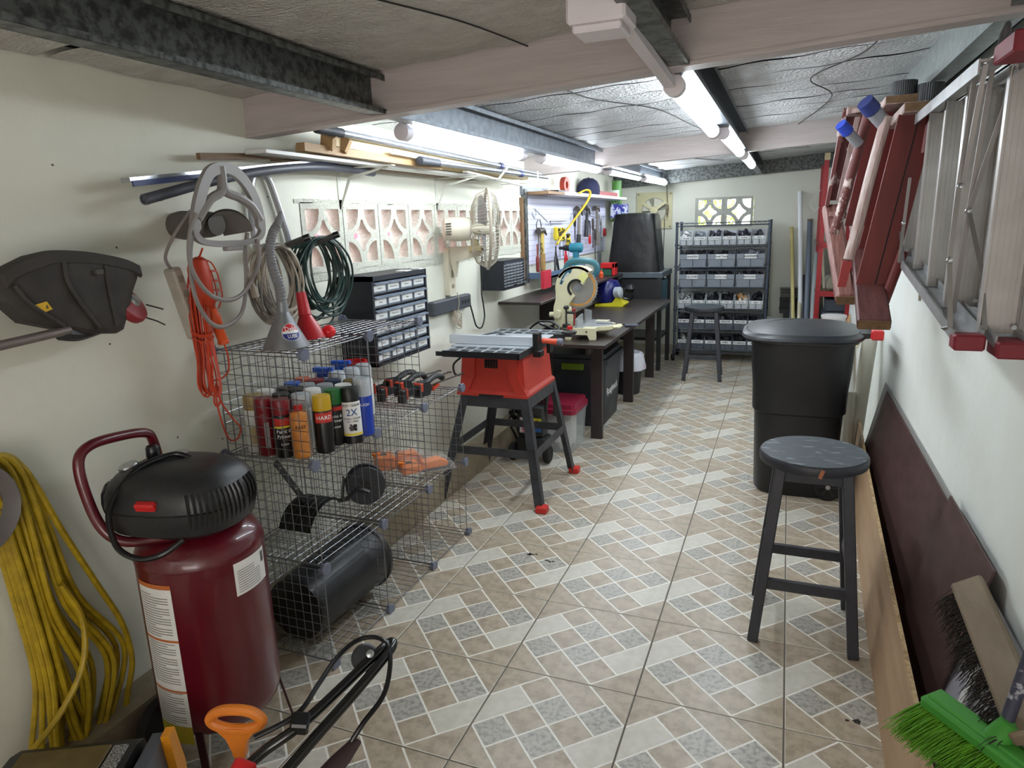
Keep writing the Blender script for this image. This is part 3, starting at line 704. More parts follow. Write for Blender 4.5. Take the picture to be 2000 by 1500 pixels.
# orange packaged clamps in the low right cube
ZM=.37+.016
def pack(x,y,rz,label,tilt=0,z=ZM,h=.05):
    t=thing('tool_package',label,'package',(x,y,z),'orange tools in clear packs',rz=rz)
    b=B(); b.bb((-.11,-.045,.006),(-.02,.045,h),bev=.008); b.prism([(-.02,.012),(.11,.012),(.12,.03),(.08,h),(.0,h*.9)],(0,-.03,0),(1,0,0),(0,0,1),(0,.06,0)); b.cyl((-.1,0,h),(-.1,0,h+.01),.02); loc('orange_tool',b,mat('safety_orange','e87d1c',.4,var='d96c12',sc=20),t)
    b=B(); b.bb((-.01,-.038,.004),(.12,.038,.014)); b.box((-.07,0,h+.002),(.035,.03,.003)); loc('black_base',b,mblk,t)
    b=B()
    def fn(u,v):
        x_=-.13+.28*u; y_=-.065+.13*v; e=min(u,1-u,v,1-v)*6; hh=min(1,e)**.6
        return (x_,y_,.003+(h+.014)*hh+.004*math.sin(x_*90+y_*50))
    b.grid(fn,14,10); loc('clear_wrap',b,mat('clear_film','f4ede8',.08,alpha=.16),t,fix=False)
    if tilt: t.rotation_euler[0]=tilt
pack(-1.66,2.64,dg(40),'orange tool in clear plastic pack leaning on the far upper side of the cube',0,ZM+.003,.075)
pack(-1.53,2.64,dg(48),'orange clamp in clear plastic pack lying at the front of the low right cube',0,ZM+.003,.05)
t=thing('cable_spool','round black plastic spool disc standing on edge in the middle cube','spool',(-1.575,2.24,ZM))
b=B(); b.lathe([(.018,-.03),(.02,-.032),(.078,-.034),(.081,-.03),(.078,-.026),(.03,-.025),(.03,.02),(.078,.022),(.081,.026),(.078,.03),(.02,.03),(.018,.028)],(-1.575,2.24,ZM+.082),(.62,-.78,.05),40,cap=False); obj('flanged_disc',b,mat('charcoal_plastic','2c2d33',.5),t)
b=B(); b.lathe([(.022,.0),(.022,.004),(.001,.004)],V((-1.575,2.24,ZM+.082))+V((.62,-.78,.05)).normalized()*.03,(.62,-.78,.05),20); obj('hub',b,mblks,t)
t=thing('discharge_chute','black curved plastic chute with slotted strap in the middle level near cube','chute',(-1.60,1.90,ZM))
b=B()
def ch(u,v,o=0):
    a=PI*.12+PI*.6*v; r=.125+o
    return (-1.69+.14*u,1.955-r*math.cos(a)*1.0,ZM+.0+r*math.sin(a)*1.0)
b.grid(lambda u,v: ch(u,v),6,14); b.grid(lambda u,v: ch(u,v,-.003),6,14)
for k in range(5): b.tube([ch(.1+.2*k,v/14,.002) for v in range(15)],.003,5)
obj('curved_shell',b,mblks,t,fix=False)
b=B(); b.bar((-1.63,1.93,ZM+.12),(-1.69,1.86,ZM+.30),.026,.004,up=(1,0,.3)); obj('slotted_strap',b,mblks,t)
for f in (.35,.85):
    b=B(); p=V((-1.63,1.93,ZM+.12)).lerp(V((-1.69,1.86,ZM+.30)),f); b.cyl(p+V((.004,-.002,.001)),p+V((.0042,-.0025,.0012)),.005); obj('slot',b,mat('pale_gap','b8b9ac',.8),t)
b=B(); b.tube(cr([(-1.55,2.02,ZM+.1),(-1.53,2.05,ZM+.10),(-1.5,2.08,ZM+.13),(-1.46,2.10,ZM+.115)],5),.014,8,flat=.5); b.bar((-1.54,2.03,ZM+.1),(-1.53,2.04,ZM+.19),.03,.006); obj('bracket',b,mblks,t)
t=thing('waste_bin','large black plastic bin lying on its side in the bottom of the wire cubes','bin',(-1.585,1.98,.02))
b=B(); b.lathe([(.001,.0),(.115,.0),(.12,.01),(.134,.42),(.142,.425),(.142,.44),(.130,.44),(.11,.02),(.001,.015)],(-1.585,1.76,.163),(0,1,0),40,cap=False); obj('bin_body',b,mat('grey_black_plastic','202226',.35,var='2f3136',sc=12),t)
b=B(); b.lathe([(.10,-.004),(.118,.0),(.121,.012)],(-1.585,1.76,.163),(0,1,0),40); obj('base_ring',b,mblks,t)

# ---------- left wall ----------
YZ=((0,1,0),(0,0,1))
# string trimmer guard
t=thing('string_trimmer','worn black string trimmer guard with yellow sticker and red spool on the left wall','trimmer',(XL,1.2,1.25))
ol=[(1.038,1.393),(1.048,1.416),(1.071,1.441),(1.129,1.464),(1.182,1.473),(1.276,1.465),(1.363,1.444),(1.412,1.423),(1.408,1.389),(1.387,1.354),(1.359,1.291),(1.338,1.251),(1.318,1.244),(1.223,1.258),(1.086,1.306),(1.040,1.363)]
cxo,czo=1.22,1.36
b=B(); b.loft([[(x,cxo+(y-cxo)*k,czo+(z-czo)*k) for y,z in ol] for x,k in ((-1.735,1.0),(-1.70,1.0),(-1.685,.97),(-1.675,.86),(-1.67,.5))]); gd=obj('guard_shell',b,mat('dusty_black_plastic','2b2724',.7,var='3c3733',sc=14,amt=.8,bump=.1),t)
b=B(); top=[(1.045,1.41),(1.07,1.43),(1.129,1.449),(1.182,1.457),(1.276,1.449),(1.36,1.43),(1.408,1.408)]
tt=cr([(-1.70,y,z) for y,z in top],5)
b.loft([[p+V((0,0,.018)),p+V((.026,0,.014)),p+V((.03,0,-.012)),p+V((.022,0,-.02))] for p in tt]); obj('top_flange',b,mat('dusty_black_plastic2','332f2b',.75,var='443f3a',sc=10),t)
for pts in ([(-1.672,1.19,1.445),(-1.665,1.185,1.40),(-1.665,1.21,1.34),(-1.67,1.255,1.27)],[(-1.672,1.30,1.43),(-1.668,1.297,1.37),(-1.672,1.305,1.27)],[(-1.672,1.06,1.40),(-1.668,1.09,1.35),(-1.67,1.16,1.29)]):
    b=B(); b.tube(cr(pts,5),.005,6); obj('raised_rib',b,mat('dusty_black_plastic','2b2724'),t)
b=B(); b.prism([(1.097,1.350),(1.126,1.355),(1.137,1.335),(1.113,1.328)],(-1.6690,0,0),*YZ,(.002,0,0)); st=obj('warning_sticker',b,mat('sticker_yellow','d3a91c',.6),t,label='yellow warning sticker')
b=text_into(B(),'6',(-1.6665,1.124,1.342),(0,1,0),(0,0,1),.013,bold=.02); obj('lettering',b,mprint,st,fix=False)
b=B(); b.bb((XL,1.17,1.40),(-1.735,1.19,1.42)); b.bb((XL,1.33,1.38),(-1.735,1.35,1.40)); obj('wall_peg',b,mblk,t)
b=B(); b.box((-1.667,1.275,1.415),(.012,.022,.012)); obj('clip',b,mat('dusty_grey','4c4742',.7),t)
b=B(); b.cyl((-1.69,.55,1.235),(-1.68,1.178,1.277),.0115,.0115,20); obj('shaft',b,mat('grey_metal_tube','7f7572',.45,.5),t)
b=B(); b.tube(cr([(-1.69,1.16,1.27),(-1.70,1.2,1.26),(-1.71,1.24,1.26),(-1.71,1.3,1.27)],5),.018,10); obj('gearbox',b,mblk,t)
b=B(); b.lathe([(.001,-.02),(.03,-.02),(.055,-.012),(.058,0),(.055,.012),(.03,.018),(.02,.022),(.001,.022)],(-1.715,1.385,1.315),(.75,.35,.5),30); obj('line_spool',b,mat('faded_red','8e2a30',.5),t)
b=B(); b.lathe([(.001,0),(.02,.0),(.016,.006),(.001,.007)],V((-1.715,1.385,1.315))+V((.75,.35,.5)).normalized()*.022,(.75,.35,.5),16); obj('spool_hub',b,msteel,t)
b=B(); b.tube([(-1.70,1.43,1.31),(-1.695,1.455,1.30),(-1.70,1.485,1.29)],.0022,5); b.tube([(-1.70,1.42,1.275),(-1.69,1.45,1.26),(-1.69,1.475,1.245)],.0022,5); obj('cutting_line',b,mblks,t)
# grey cord storage hoop
mg=mat('warm_grey_plastic','8a8583',.4,var='7f7a78',sc=10)
t=thing('cord_holder','grey triangular plastic cord holder loop standing out from the left wall','cord holder',(XL,1.69,1.46))
fr=cr([(-1.62,y,z) for y,z in ((1.688,1.712),(1.636,1.695),(1.597,1.65),(1.562,1.58),(1.545,1.515),(1.565,1.478),(1.63,1.463),(1.70,1.460),(1.77,1.464),(1.828,1.48),(1.849,1.52),(1.838,1.60),(1.80,1.665),(1.745,1.705))],5,True)
b=B(); n=len(fr); cc=V((-1.62,1.69,1.57))
def insec(p,w):
    d=(cc-p).normalized(); return [p,p+V((.016,0,0)),p+V((.016,0,0))+d*w,p+d*w,]
rings=[[b.bm.verts.new(q) for q in insec(p,.034 if p.z>1.5 else .02)] for p in fr]
b.skin(rings,closed=True); obj('outer_frame',b,mg,t)
b=B(); b.tube(cr([(-1.613,1.69,1.70),(-1.613,1.69,1.66),(-1.613,1.68,1.625),(-1.613,1.63,1.60),(-1.613,1.575,1.545)],5),.0145,8,flat=1); b.tube(cr([(-1.613,1.69,1.655),(-1.613,1.70,1.625),(-1.613,1.75,1.61),(-1.613,1.80,1.585),(-1.613,1.835,1.54)],5),.0145,8); obj('y_strut',b,mg,t)
b=B()
def sad(u,v):
    a=PI*(.03+.94*v); k=.8-.35*u; return (-1.615-.10*u,1.697+.02*u+.128*math.cos(a)*k,1.505-.01*u+.088*math.sin(a)*k)
b.grid(lambda u,v: sad(u,v),6,18); b.grid(lambda u,v: (sad(u,v)[0],sad(u,v)[1],sad(u,v)[2]-.006),6,18)
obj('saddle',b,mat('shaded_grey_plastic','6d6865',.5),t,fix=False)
b=B(); b.lathe([(.04,0),(.045,.03),(.04,.14),(.035,.17),(.001,.17)],(XL,1.685,1.53),(1,0,0),20); obj('wall_mount',b,mat('dark_taupe_plastic','55504b',.6),t)
b=B(); b.box((-1.61,1.70,1.455),(.022,.075,.014),bev=.003); obj('latch',b,mg,t)
# grey flat power strip with cord loops
mgc=mat('grey_cord','7d7672',.5)
t=thing('power_strip','beige power strip hanging by its grey cord from the cord holder','power strip',(XL,1.54,1.19))
b=B(); p0=V((-1.71,1.545,1.405)); p1=V((-1.71,1.60,1.185)); b.bar(p0,p1,.036,.045,up=(1,0,0),bev=.006); sb=obj('strip_housing',b,mat('aged_beige_plastic','a8a195',.5,var='968f83',sc=20),t)
for f in (.15,.35,.55,.75):
    b=B(); p=p0.lerp(p1,f)+V((.0235,0,0)); b.box(p,(.002,.018,.02)); obj('socket',b,mat('beige_dark','8b8478',.5),sb)
b=B(); b.tube(cr([(-1.71,1.545,1.40),(-1.70,1.52,1.44),(-1.66,1.525,1.50),(-1.63,1.57,1.57)],6),.005,8); obj('cord',b,mgc,t)
t=thing('extension_lead','grey flat cord hanging in two long loops from the cord holder','cord',(XL,1.65,1.24),)
for i,pts in enumerate(([(1.56,1.56),(1.525,1.50),(1.515,1.41),(1.565,1.33),(1.64,1.30),(1.715,1.32),(1.79,1.40),(1.80,1.48)],[(1.57,1.55),(1.53,1.45),(1.525,1.33),(1.565,1.245),(1.625,1.22),(1.70,1.25),(1.735,1.33),(1.75,1.44),(1.77,1.50)])):
    b=B(); b.tube(cr([(-1.60-.012*i,y,z) for y,z in pts],7),.0052,8,flat=1.4); obj('cord_loop',b,mgc,t)
b=B(); b.tube(cr([(-1.66,1.80,1.46),(-1.67,1.815,1.40),(-1.67,1.83,1.33)],5),.0035,8); b.tube([(-1.67,1.83,1.335),(-1.67,1.833,1.31),(-1.67,1.838,1.288)],[.005,.012,.013],10); b.tube([(-1.67,1.836,1.29),(-1.67,1.846,1.268)],.002,5); b.tube([(-1.665,1.843,1.29),(-1.665,1.853,1.272)],.002,5); obj('plug',b,mat('beige_plug','9a9083',.5),t)
b=B(); b.tube(cr([(-1.70,1.90,1.46),(-1.70,1.91,1.38),(-1.70,1.94,1.28)],5),.0045,8); b.tube([(-1.70,1.94,1.285),(-1.70,1.948,1.262),(-1.70,1.95,1.245)],[.006,.012,.015],10); obj('plug',b,mat('beige_plug','9a9083',.5),t)
# orange work lamp with its cord
mo2=mat('work_lamp_orange','c03a17',.45,var='a83210',sc=20)
t=thing('work_lamp','orange caged work lamp hanging from the cord holder with its bundled orange cord','lamp',(XL,1.60,.83))
b=B(); b.loft([[(-1.655+.03*math.cos(a)*k,1.60+.034*math.sin(a)*k+dy,z) for a in [2*PI*i/14 for i in range(14)]] for k,z,dy in ((.3,1.435,0),(.8,1.425,-.004),(1.0,1.40,-.006),(1.02,1.36,-.004),(.95,1.32,0),(.7,1.285,.01),(.35,1.27,.02))]); obj('reflector',b,mo2,t)
b=B()
gz=[(1.425,1.605),(1.415,1.625),(1.39,1.64),(1.35,1.65),(1.31,1.652),(1.29,1.64),(1.275,1.63)]
for dx in (-.022,.0,.022): b.tube(cr([(-1.655+dx,y,z) for z,y in gz],4),.0022,6)
for z,y in ((1.39,1.64),(1.36,1.648),(1.33,1.651),(1.30,1.648)): b.tube(cr([(-1.684,y-.03,z),(-1.677,y,z),(-1.633,y,z),(-1.626,y-.03,z)],4),.0022,6)
obj('wire_cage',b,mo2,t)
b=B(); b.tube(cr([(-1.655,1.618,1.285),(-1.655,1.632,1.25),(-1.655,1.64,1.21),(-1.655,1.652,1.175),(-1.655,1.655,1.16)],5),[.015]*5+[.018]*6+[.016]*6+[.018]*4,12); obj('handle',b,mat('deep_orange','cf4c12',.45),t)
b=B(); b.tube(cr([(-1.655,1.655,1.16),(-1.655,1.665,1.12),(-1.655,1.66,1.07),(-1.66,1.63,1.05),(-1.665,1.60,1.05)],6),.0028,7); b.tube(cr([(-1.62,1.585,1.46),(-1.64,1.592,1.44),(-1.655,1.595,1.43)],4),.003,6); obj('lamp_cord',b,mo2,t)
b=B(); random.seed(9)
for k in range(13):
    y0=1.585+random.uniform(-.014,.016); x0=-1.67+random.uniform(-.02,.03); w=random.uniform(.004,.03)
    b.tube(cr([(x0,1.598+random.uniform(-.01,.01),1.42),(x0,y0-.006,1.32),(x0,y0-.008,1.21),(x0,y0-w*.6,1.12),(x0,y0-w+random.uniform(-.004,.004),1.04),(x0+.004,y0+.005,1.0+random.uniform(0,.02)),(x0+.008,y0+w*.8,1.06),(x0,y0+.006,1.20),(x0,y0+.01,1.33),(x0,1.60,1.42)],6),.0028,6)
for z in (1.20,1.205,1.185): b.tube(cr([(-1.67+.035*math.cos(a),1.59+.026*math.sin(a),z+.006*math.sin(a*2)) for a in [2*PI*i/10 for i in range(10)]],3,True),.0028,6,closed=True)
b.tube(cr([(-1.66,1.60,1.03),(-1.66,1.59,.985),(-1.66,1.60,.965),(-1.66,1.615,.985),(-1.66,1.608,1.04),(-1.66,1.60,.98),(-1.66,1.612,.90),(-1.66,1.632,.845),(-1.66,1.668,.838),(-1.66,1.685,.87),(-1.66,1.66,.905),(-1.66,1.62,.97),(-1.66,1.605,1.03)],6),.0028,6)
obj('bundled_cord',b,mo2,t)
# chrome double hook with two coils
t=thing('wall_hook','bent chrome tube double hook on the left wall beside the pierced blocks','hook',(XL,2.1,1.45))
b=B(); b.tube(cr([(-1.80,2.015,1.42),(-1.80,2.01,1.52),(-1.80,2.012,1.62),(-1.80,2.035,1.69),(-1.80,2.075,1.712),(-1.80,2.115,1.69),(-1.80,2.145,1.62),(-1.80,2.185,1.50),(-1.80,2.195,1.45)],8),.0125,10); obj('bent_tube',b,mat('chrome_tube','b3b4b8',.3,.55),t)
for y,z,y2,z2 in ((2.02,1.445,2.06,1.475),(2.19,1.445,2.235,1.48)):
    b=B(); b.tube([(-1.81,y,z),(-1.70,y+.01,z+.0),(-1.60,y2-.02,z2)],.011,10); pr_=obj('prong',b,mat('dull_grey_tube','5c5b5b',.4,.6),t)
    b=B(); b.cyl((-1.605,y2-.022,z2-.002),(-1.585,y2-.012,z2+.005),.0125); obj('end_plug',b,mblks,t)
def coil(name,label,grp,cx,cz,ry,rz_,x0,n,r,m,seed,par=None,spread=.035,tail=None):
    random.seed(seed); t=thing(name,label,'cord',(XL,cx,cz-rz_))
    b=B()
    for k in range(n):
        a0=random.uniform(0,6); dy=random.uniform(-.018,.018); q=random.uniform(.86,1.12); dz=(rz_-rz_*q)
        x=x0+random.uniform(-spread,spread); pts=[]
        for i in range(14):
            a=2*PI*i/14
            pts.append((x+.012*math.sin(a+a0),cx+dy+ry*q*math.cos(a)*(1+.07*math.sin(2*a+a0)),cz+dz+rz_*q*math.sin(a)*(1+.05*math.cos(a*3+a0))))
        b.tube(cr(pts,4,True),r,6,closed=True)
    obj('coil',b,m,t)
    if tail:
        b=B(); b.tube(cr(tail,6),r*1.1,7); obj('loose_end',b,m,t)
    return t
coil('extension_lead','coiled dark green extension cord on the right prong of the chrome hook',None,2.235,1.33,.128,.14,-1.70,20,.0042,mat('dark_green_cord','16302b',.4,var='244740',sc=12),5,tail=[(-1.70,2.30,1.22),(-1.69,2.28,1.15),(-1.69,2.20,1.12),(-1.69,2.12,1.14)])
coil('extension_lead','coiled beige white cord on the left prong behind the corrugated spout',None,1.985,1.325,.10,.13,-1.70,26,.0034,mat('beige_cord','b5ab9c',.5,var='6e6a64',sc=4,thr=(.5,.56),amt=.9),6,tail=[(-1.69,2.02,1.22),(-1.68,2.05,1.2),(-1.67,2.09,1.28)])
# storage rack of long stock
mbr=mat('white_bracket','c7c8be',.55)
for y in (2.58,3.48):
    t=thing('shelf_bracket','white steel shelf bracket under the long stock, '+('nearer the chrome hook' if y<3 else 'beside the wall fan'),'bracket',(XL,y,1.59))
    b=B(); b.bb((XL,y-.012,1.585),(XL+.004,y+.012,1.755)); obj('wall_leg',b,mbr,t)
    b=B(); b.bb((XL,y-.012,1.752),(XL+.28,y+.012,1.756)); obj('arm',b,mbr,t)
    b=B(); b.prism([(0,0),(.06,.12),(.25,.165),(.25,.169),(.05,.135),(-.004,.01)],(XL+.004,y-.002,1.585),(1,0,0),(0,0,1),(0,.004,0)); obj('web',b,mbr,t)
mpine=mat('pine','d6c49c',.6,var='c2aa7c',sc=6,stretch=(8,1,8)); mwd=mat('brown_stick','7a5f41',.6,var='5f4730',sc=10)
def st(name,p,q,w,h,m,label,cat='stock',shape='box',grp='long stock on the wall rack',**k):
    b=B()
    if shape=='box': b.bar(p,q,w,h,up=(0,0,1))
    elif shape=='tube': b.cyl(p,q,w,seg=16)
    elif shape=='pipe':
        ax=(V(q)-V(p)); L_=ax.length; b.lathe([(w*.8,0.05),(w*.8,0),(w,0),(w,L_),(w*.8,L_),(w*.8,L_-.05)],p,ax,20)
    return one(name,b,m,label,cat,grp)
st('white_board',(-1.70,1.95,1.768),(-1.70,4.25,1.766),.09,.012,mat('white_melamine','dfe0dc',.5),'long white board lowest on the rack, curving past the fan')
st('brown_board',(-1.78,2.15,1.764),(-1.78,4.0,1.764),.06,.014,mwd,'brown board against the wall under the white strips')
st('aluminium_strip',(-1.735,1.455,1.655),(-1.745,2.62,1.80),.036,.014,mat('aluminium_channel','b4b6bd',.25,.85),'bright aluminium channel sloping out past the left end of the rack')
st('blue_strip',(-1.715,1.46,1.645),(-1.725,2.62,1.79),.006,.016,mat('dark_blue_film','2b3a6e',.4),'dark blue strip along the lower edge of the aluminium channel')
b=B(); b.lathe([(.011,.06),(.011,0),(.0155,0),(.0155,.012)],(-1.70,1.475,1.602),V((0,1.0,.135)),20); b.tube(cr([(-1.70,1.48,1.6027),(-1.70,1.75,1.665),(-1.71,2.05,1.715),(-1.73,2.4,1.745),(-1.75,2.75,1.742)],8),.0155,14); one('grey_pipe',b,mat('dark_grey_pvc','4a4c55',.5),'dark grey plastic pipe sagging at the left end of the rack','pipe','long stock on the wall rack')
st('wooden_stick',(-1.755,1.75,1.742),(-1.76,2.45,1.792),.016,.02,mwd,'brown square wooden stick behind the cord holder','stick')
st('timber_batten',(-1.66,2.14,1.797),(-1.60,3.1,1.782),.04,.03,mat('raw_timber','a5875f',.6,var='8d6d48',sc=8),'raw timber batten ending left of the pine boards','batten')
st('timber_batten',(-1.73,2.23,1.80),(-1.73,4.45,1.80),.05,.03,mpine,'pale pine batten next to the wall','batten')
st('timber_batten',(-1.655,2.30,1.835),(-1.64,4.4,1.80),.05,.045,mpine,'thick pale pine batten under the extension pole','batten')
for k,(y,z,a) in enumerate(((2.27,1.825,.5),(2.36,1.822,-.3))):
    b=B(); b.box((-1.63,y,z),(.05,.03,.05),(a,.4,.2)); one('timber_offcut',b,mat('raw_timber','b98c55'),'small brown timber offcut '+('at the very left end' if k==0 else 'second from the left end')+' of the pine battens','offcut','timber offcuts on the rack')
st('white_strip',(-1.58,2.65,1.815),(-1.58,3.25,1.80),.018,.02,mcw,'short white strip ending at the lower pole grip','strip')
st('white_strip',(-1.60,3.4,1.775),(-1.60,4.2,1.735),.03,.008,mcw,'white strip sagging below the lower pole behind the fan','strip')
def pole(p,q,label,gl=.16):
    p,q=V(p),V(q); d=(q-p).normalized(); t=thing('extension_pole',label,'pole',(p+q)/2,'extension poles on the rack')
    b=B(); b.cyl(p+d*gl,p+(q-p)*.72,.0135,seg=16); b.cyl(p+(q-p)*.72,q,.0105,seg=16); obj('pole_tube',b,mat('bright_steel2','a9adb3',.3,.85,var='83868c',sc=30),t)
    b=B(); b.lathe([(.012,0),(.019,.002),(.02,.03),(.017,.05),(.0185,.08),(.017,.12),(.0175,gl-.005),(.014,gl)],p,d,16); obj('pole_grip',b,mat('dark_grip','2a2c33',.6),t)
    b=B(); b.lathe([(.013,0),(.018,.005),(.019,.04),(.013,.045)],p+(q-p)*.70,d,16); obj('twist_collar',b,mat('navy_collar','222a55',.5),t)
pole((-1.60,2.16,1.86),(-1.60,4.6,1.822),'long steel extension pole on top of the pine battens')
pole((-1.555,2.83,1.79),(-1.565,4.65,1.80),'shorter steel extension pole below the long one',.19)
t=thing('shelf_bracket','white steel strap bracket across the far end of the extension poles','bracket',(XL,4.0,1.74))
b=B(); b.bar((-1.56,3.76,1.75),(-1.52,3.84,1.835),.004,.022,up=(0,1,0)); b.bb((XL,3.80,1.748),(-1.55,3.825,1.753)); obj('strap',b,mbr,t)
b=B(); b.bb((XL,4.42,1.755),(-1.55,4.44,1.76)); b.bb((-1.56,4.42,1.755),(-1.555,4.44,1.83)); obj('end_stop',b,mbr,t)
# wall fan
mf=mat('aged_fan_plastic','cfc9b6',.45,var='c2baa2',sc=8,amt=.6)
t=thing('wall_fan','aged cream wall fan seen edge on, its round wire guard facing down the room','fan',(XL,3.55,1.12))
b=B(); b.prism([(-.04,0),(.04,0),(.036,.27),(.0,.27),(-.045,.25)],(XL,3.56,1.11),(0,1,0),(0,0,1),(.035,0,0)); bk=obj('wall_bracket',b,mf,t)
b=B(); b.prism([(0,0),(.03,-.12),(.045,-.03),(.19,.0),(.21,.03),(.19,.06),(.0,.05)],(XL+.03,3.54,1.33),(1,0,0),(0,0,1),(0,.035,0)); obj('bracket_arm',b,mf,t)
b=B(); b.box((XL+.037,3.56,1.23),(.004,.03,.04)); b.cyl((XL+.034,3.56,1.16),(XL+.042,3.56,1.16),.012); obj('speed_knob',b,mat('fan_badge','8f8874',.5),t)
fd=V((.88,.48,-.03)).normalized(); fc=V((-1.55,3.55,1.475))
b=B(); b.lathe([(.001,-.25),(.045,-.248),(.062,-.235),(.066,-.15),(.062,-.10),(.03,-.09)],fc,fd,28); mo=obj('motor_housing',b,mf,t)
for k in range(5):
    b=B(); a=.0; b.box(fc+fd*-.215+V((.03,-.055,.03-.014*k)),(.03,.012,.004),(0,0,.5)); obj('vent_slot',b,mblk,mo)
b=B(); b.cyl((-1.62,3.53,1.36),(-1.62,3.53,1.42),.024,seg=14); b.bb((-1.65,3.50,1.355),(-1.57,3.58,1.385),bev=.005); obj('tilt_neck',b,mat('yellowed_plastic','b5a678',.5),t)
side=fd.orthogonal().normalized(); up=fd.cross(side)
b=B(); R_=.215
b.tube([fc+side*R_*math.cos(a)+up*R_*math.sin(a) for a in [2*PI*i/40 for i in range(40)]],.0085,8,closed=True); obj('guard_rim',b,mat('tan_rim','9a9180',.45),t)
b=B()
for k in range(60):
    a=2*PI*k/60; e=side*math.cos(a)+up*math.sin(a)
    b.tube([fc+fd*.055+e*.045,fc+fd*.062+e*.11,fc+fd*.045+e*.18,fc+e*R_],.0017,4,cap=False)
    b.tube([fc-fd*.09+e*.07,fc-fd*.085+e*.13,fc-fd*.06+e*.185,fc+e*R_],.0017,4,cap=False)
for r_,d in ((.11,.062),(.18,.045)): b.tube([fc+fd*d+side*r_*math.cos(a)+up*r_*math.sin(a) for a in [2*PI*i/30 for i in range(30)]],.0014,4,closed=True)
b.lathe([(.001,.057),(.045,.057),(.046,.05)],fc,fd,20)
obj('wire_guard',b,mat('pale_wire','a8a292',.4,.3),t)
for k in range(3):
    b=B(); a0=2*PI*k/3+.4
    def fn(u,v):
        a=a0+1.5*v; r_=.03+.155*u; return fc+side*r_*math.cos(a)+up*r_*math.sin(a)+fd*(-.03+.045*(v-.5)*(1-.3*u))
    b.grid(fn,6,8); obj('fan_blade',b,mat('fan_blade','8c8c90',.4),t,fix=False,label='grey fan blade')
b=B(); b.lathe([(.001,.02),(.03,.015),(.032,-.06),(.02,-.1)],fc,fd,20); obj('hub',b,mf,t)
# strip of sockets, fan cord, cable bundle
t=thing('power_strip','dark grey screwed power strip on the wall under the fan bracket','power strip',(XL,3.53,1.01))
b=B(); b.bb((XL,3.30,1.015),(XL+.045,3.78,1.095),bev=.008); h_=obj('strip_housing',b,mat('slate_strip','3f434b',.5,var='2f333a',sc=14),t)
for k in range(3):
    b=B(); b.cyl((XL+.045,3.66+.04*k,1.055),(XL+.0465,3.66+.04*k,1.055),.012); obj('socket',b,mblks,h_)
b=B(); b.tube(cr([(XL+.03,3.78,1.05),(XL+.03,3.82,.97),(XL+.03,3.87,.88),(XL+.03,3.95,.86),(XL+.03,4.0,.92),(XL+.03,3.99,1.0),(XL+.03,3.97,1.08),(XL+.03,3.99,1.2),(XL+.03,4.0,1.32)],7),.005,8); obj('black_lead',b,mblks,t)
b=B(); random.seed(2)
for k in range(7):
    b.tube(cr([(XL+.03+.012*math.sin(a*2+k),3.60+.055*math.cos(a+k*.4)*(1-.1*k*.5),.985+.06*math.sin(a)*(.6+.08*k)-.02) for a in [2*PI*i/9 for i in range(9)]],4,True),.0028,5,closed=True)
b.tube(cr([(XL+.05,3.58,1.12),(XL+.05,3.60,1.06),(XL+.04,3.59,1.0)],5),.0028,5)
tag(obj('cord_bundle',b,mat('pale_cord','b8ab98',.5)),'small bundle of pale cord dangling under the wall fan','cord')
# drawer cabinets
def cabinet(y0,y1,x1,z0,z1,nc,nr,label,grp,txts,skip=()):
    t=thing('drawer_cabinet',label,'drawer cabinet',(XL,(y0+y1)/2,z0)); w=.012
    b=B()
    b.bb((XL,y0,z0),(x1,y0+w,z1)); b.bb((XL,y1-w,z0),(x1,y1,z1)); b.bb((XL,y0,z1-w*1.8),(x1,y1,z1)); b.bb((XL,y0,z0),(x1,y1,z0+w)); b.bb((XL,y0,z0),(XL+.01,y1,z1))
    obj('cabinet_shell',b,mat('blue_black_shell','1a1d26',.45,var='232733',sc=20),t)
    H=(z1-w*1.8-z0-w)/nr; W=(y1-y0-2*w)/nc
    for r in range(nr):
        zz=z0+w+H*(nr-1-r)
        b=B(); b.bb((XL+.02,y0+w,zz-.002),(x1-.012,y1-w,zz+.002)); obj('divider',b,mat('blue_black_shell','1a1d26'),t)
        for c in range(nc):
            yy=y0+w+W*c
            if (r,c) in skip: continue
            b=B(); b.bb((x1-.06,yy+.003,zz+.005),(x1-.006,yy+W-.003,zz+H*.78)); b.prism([(0,0),(.02,0),(.02,.004),(.0,H*.16)],(x1-.008,yy+.003,zz+H*.74),(1,0,0),(0,0,1),(0,W-.006,0))
            d=obj('drawer',b,mat('smoky_drawer','7d8794',.25,var='5d6672',sc=18,amt=.7),t)
            b=B(); b.bb((x1-.006,yy+W*.10,zz+H*.22),(x1-.0052,yy+W*.9,zz+H*.66)); l=obj('drawer_label',b,mat('paper_white','eceeee',.6),d)
            if txts:
                b=text_into(B(),txts[(r*nc+c)%len(txts)],(x1-.005,yy+W/2,zz+H*.44),(0,1,0),(0,0,1),H*.17,bold=.01); 
                ob_=obj('lettering',b,mprint,d,fix=False)
    return t
cabinet(2.50,2.985,-1.64,.905,1.30,4,6,'black cabinet of twenty four smoky labelled drawers on the left wall behind the wire cubes',None,['Washers','Wood Screws','Fasteners','1 Inch Screws','Hooks','Hex Nuts','Bolts','Drywall'],skip=())
cabinet(4.03,4.405,-1.66,1.085,1.272,6,8,'small black parts cabinet with rows of white labels on the wall beyond the fan',None,None,skip=((7,3),))
b=B(); b.bb((-1.70,2.80,1.3),(-1.645,2.85,1.304)); one('paper_tag',b,mcw,'small white paper tag lying on the drawer cabinet top, nearer the camera','tag')
b=B(); b.bb((-1.70,2.93,1.3),(-1.645,2.97,1.306)); one('paper_tag',b,mcw,'small white paper tag lying at the far corner of the drawer cabinet top','tag')
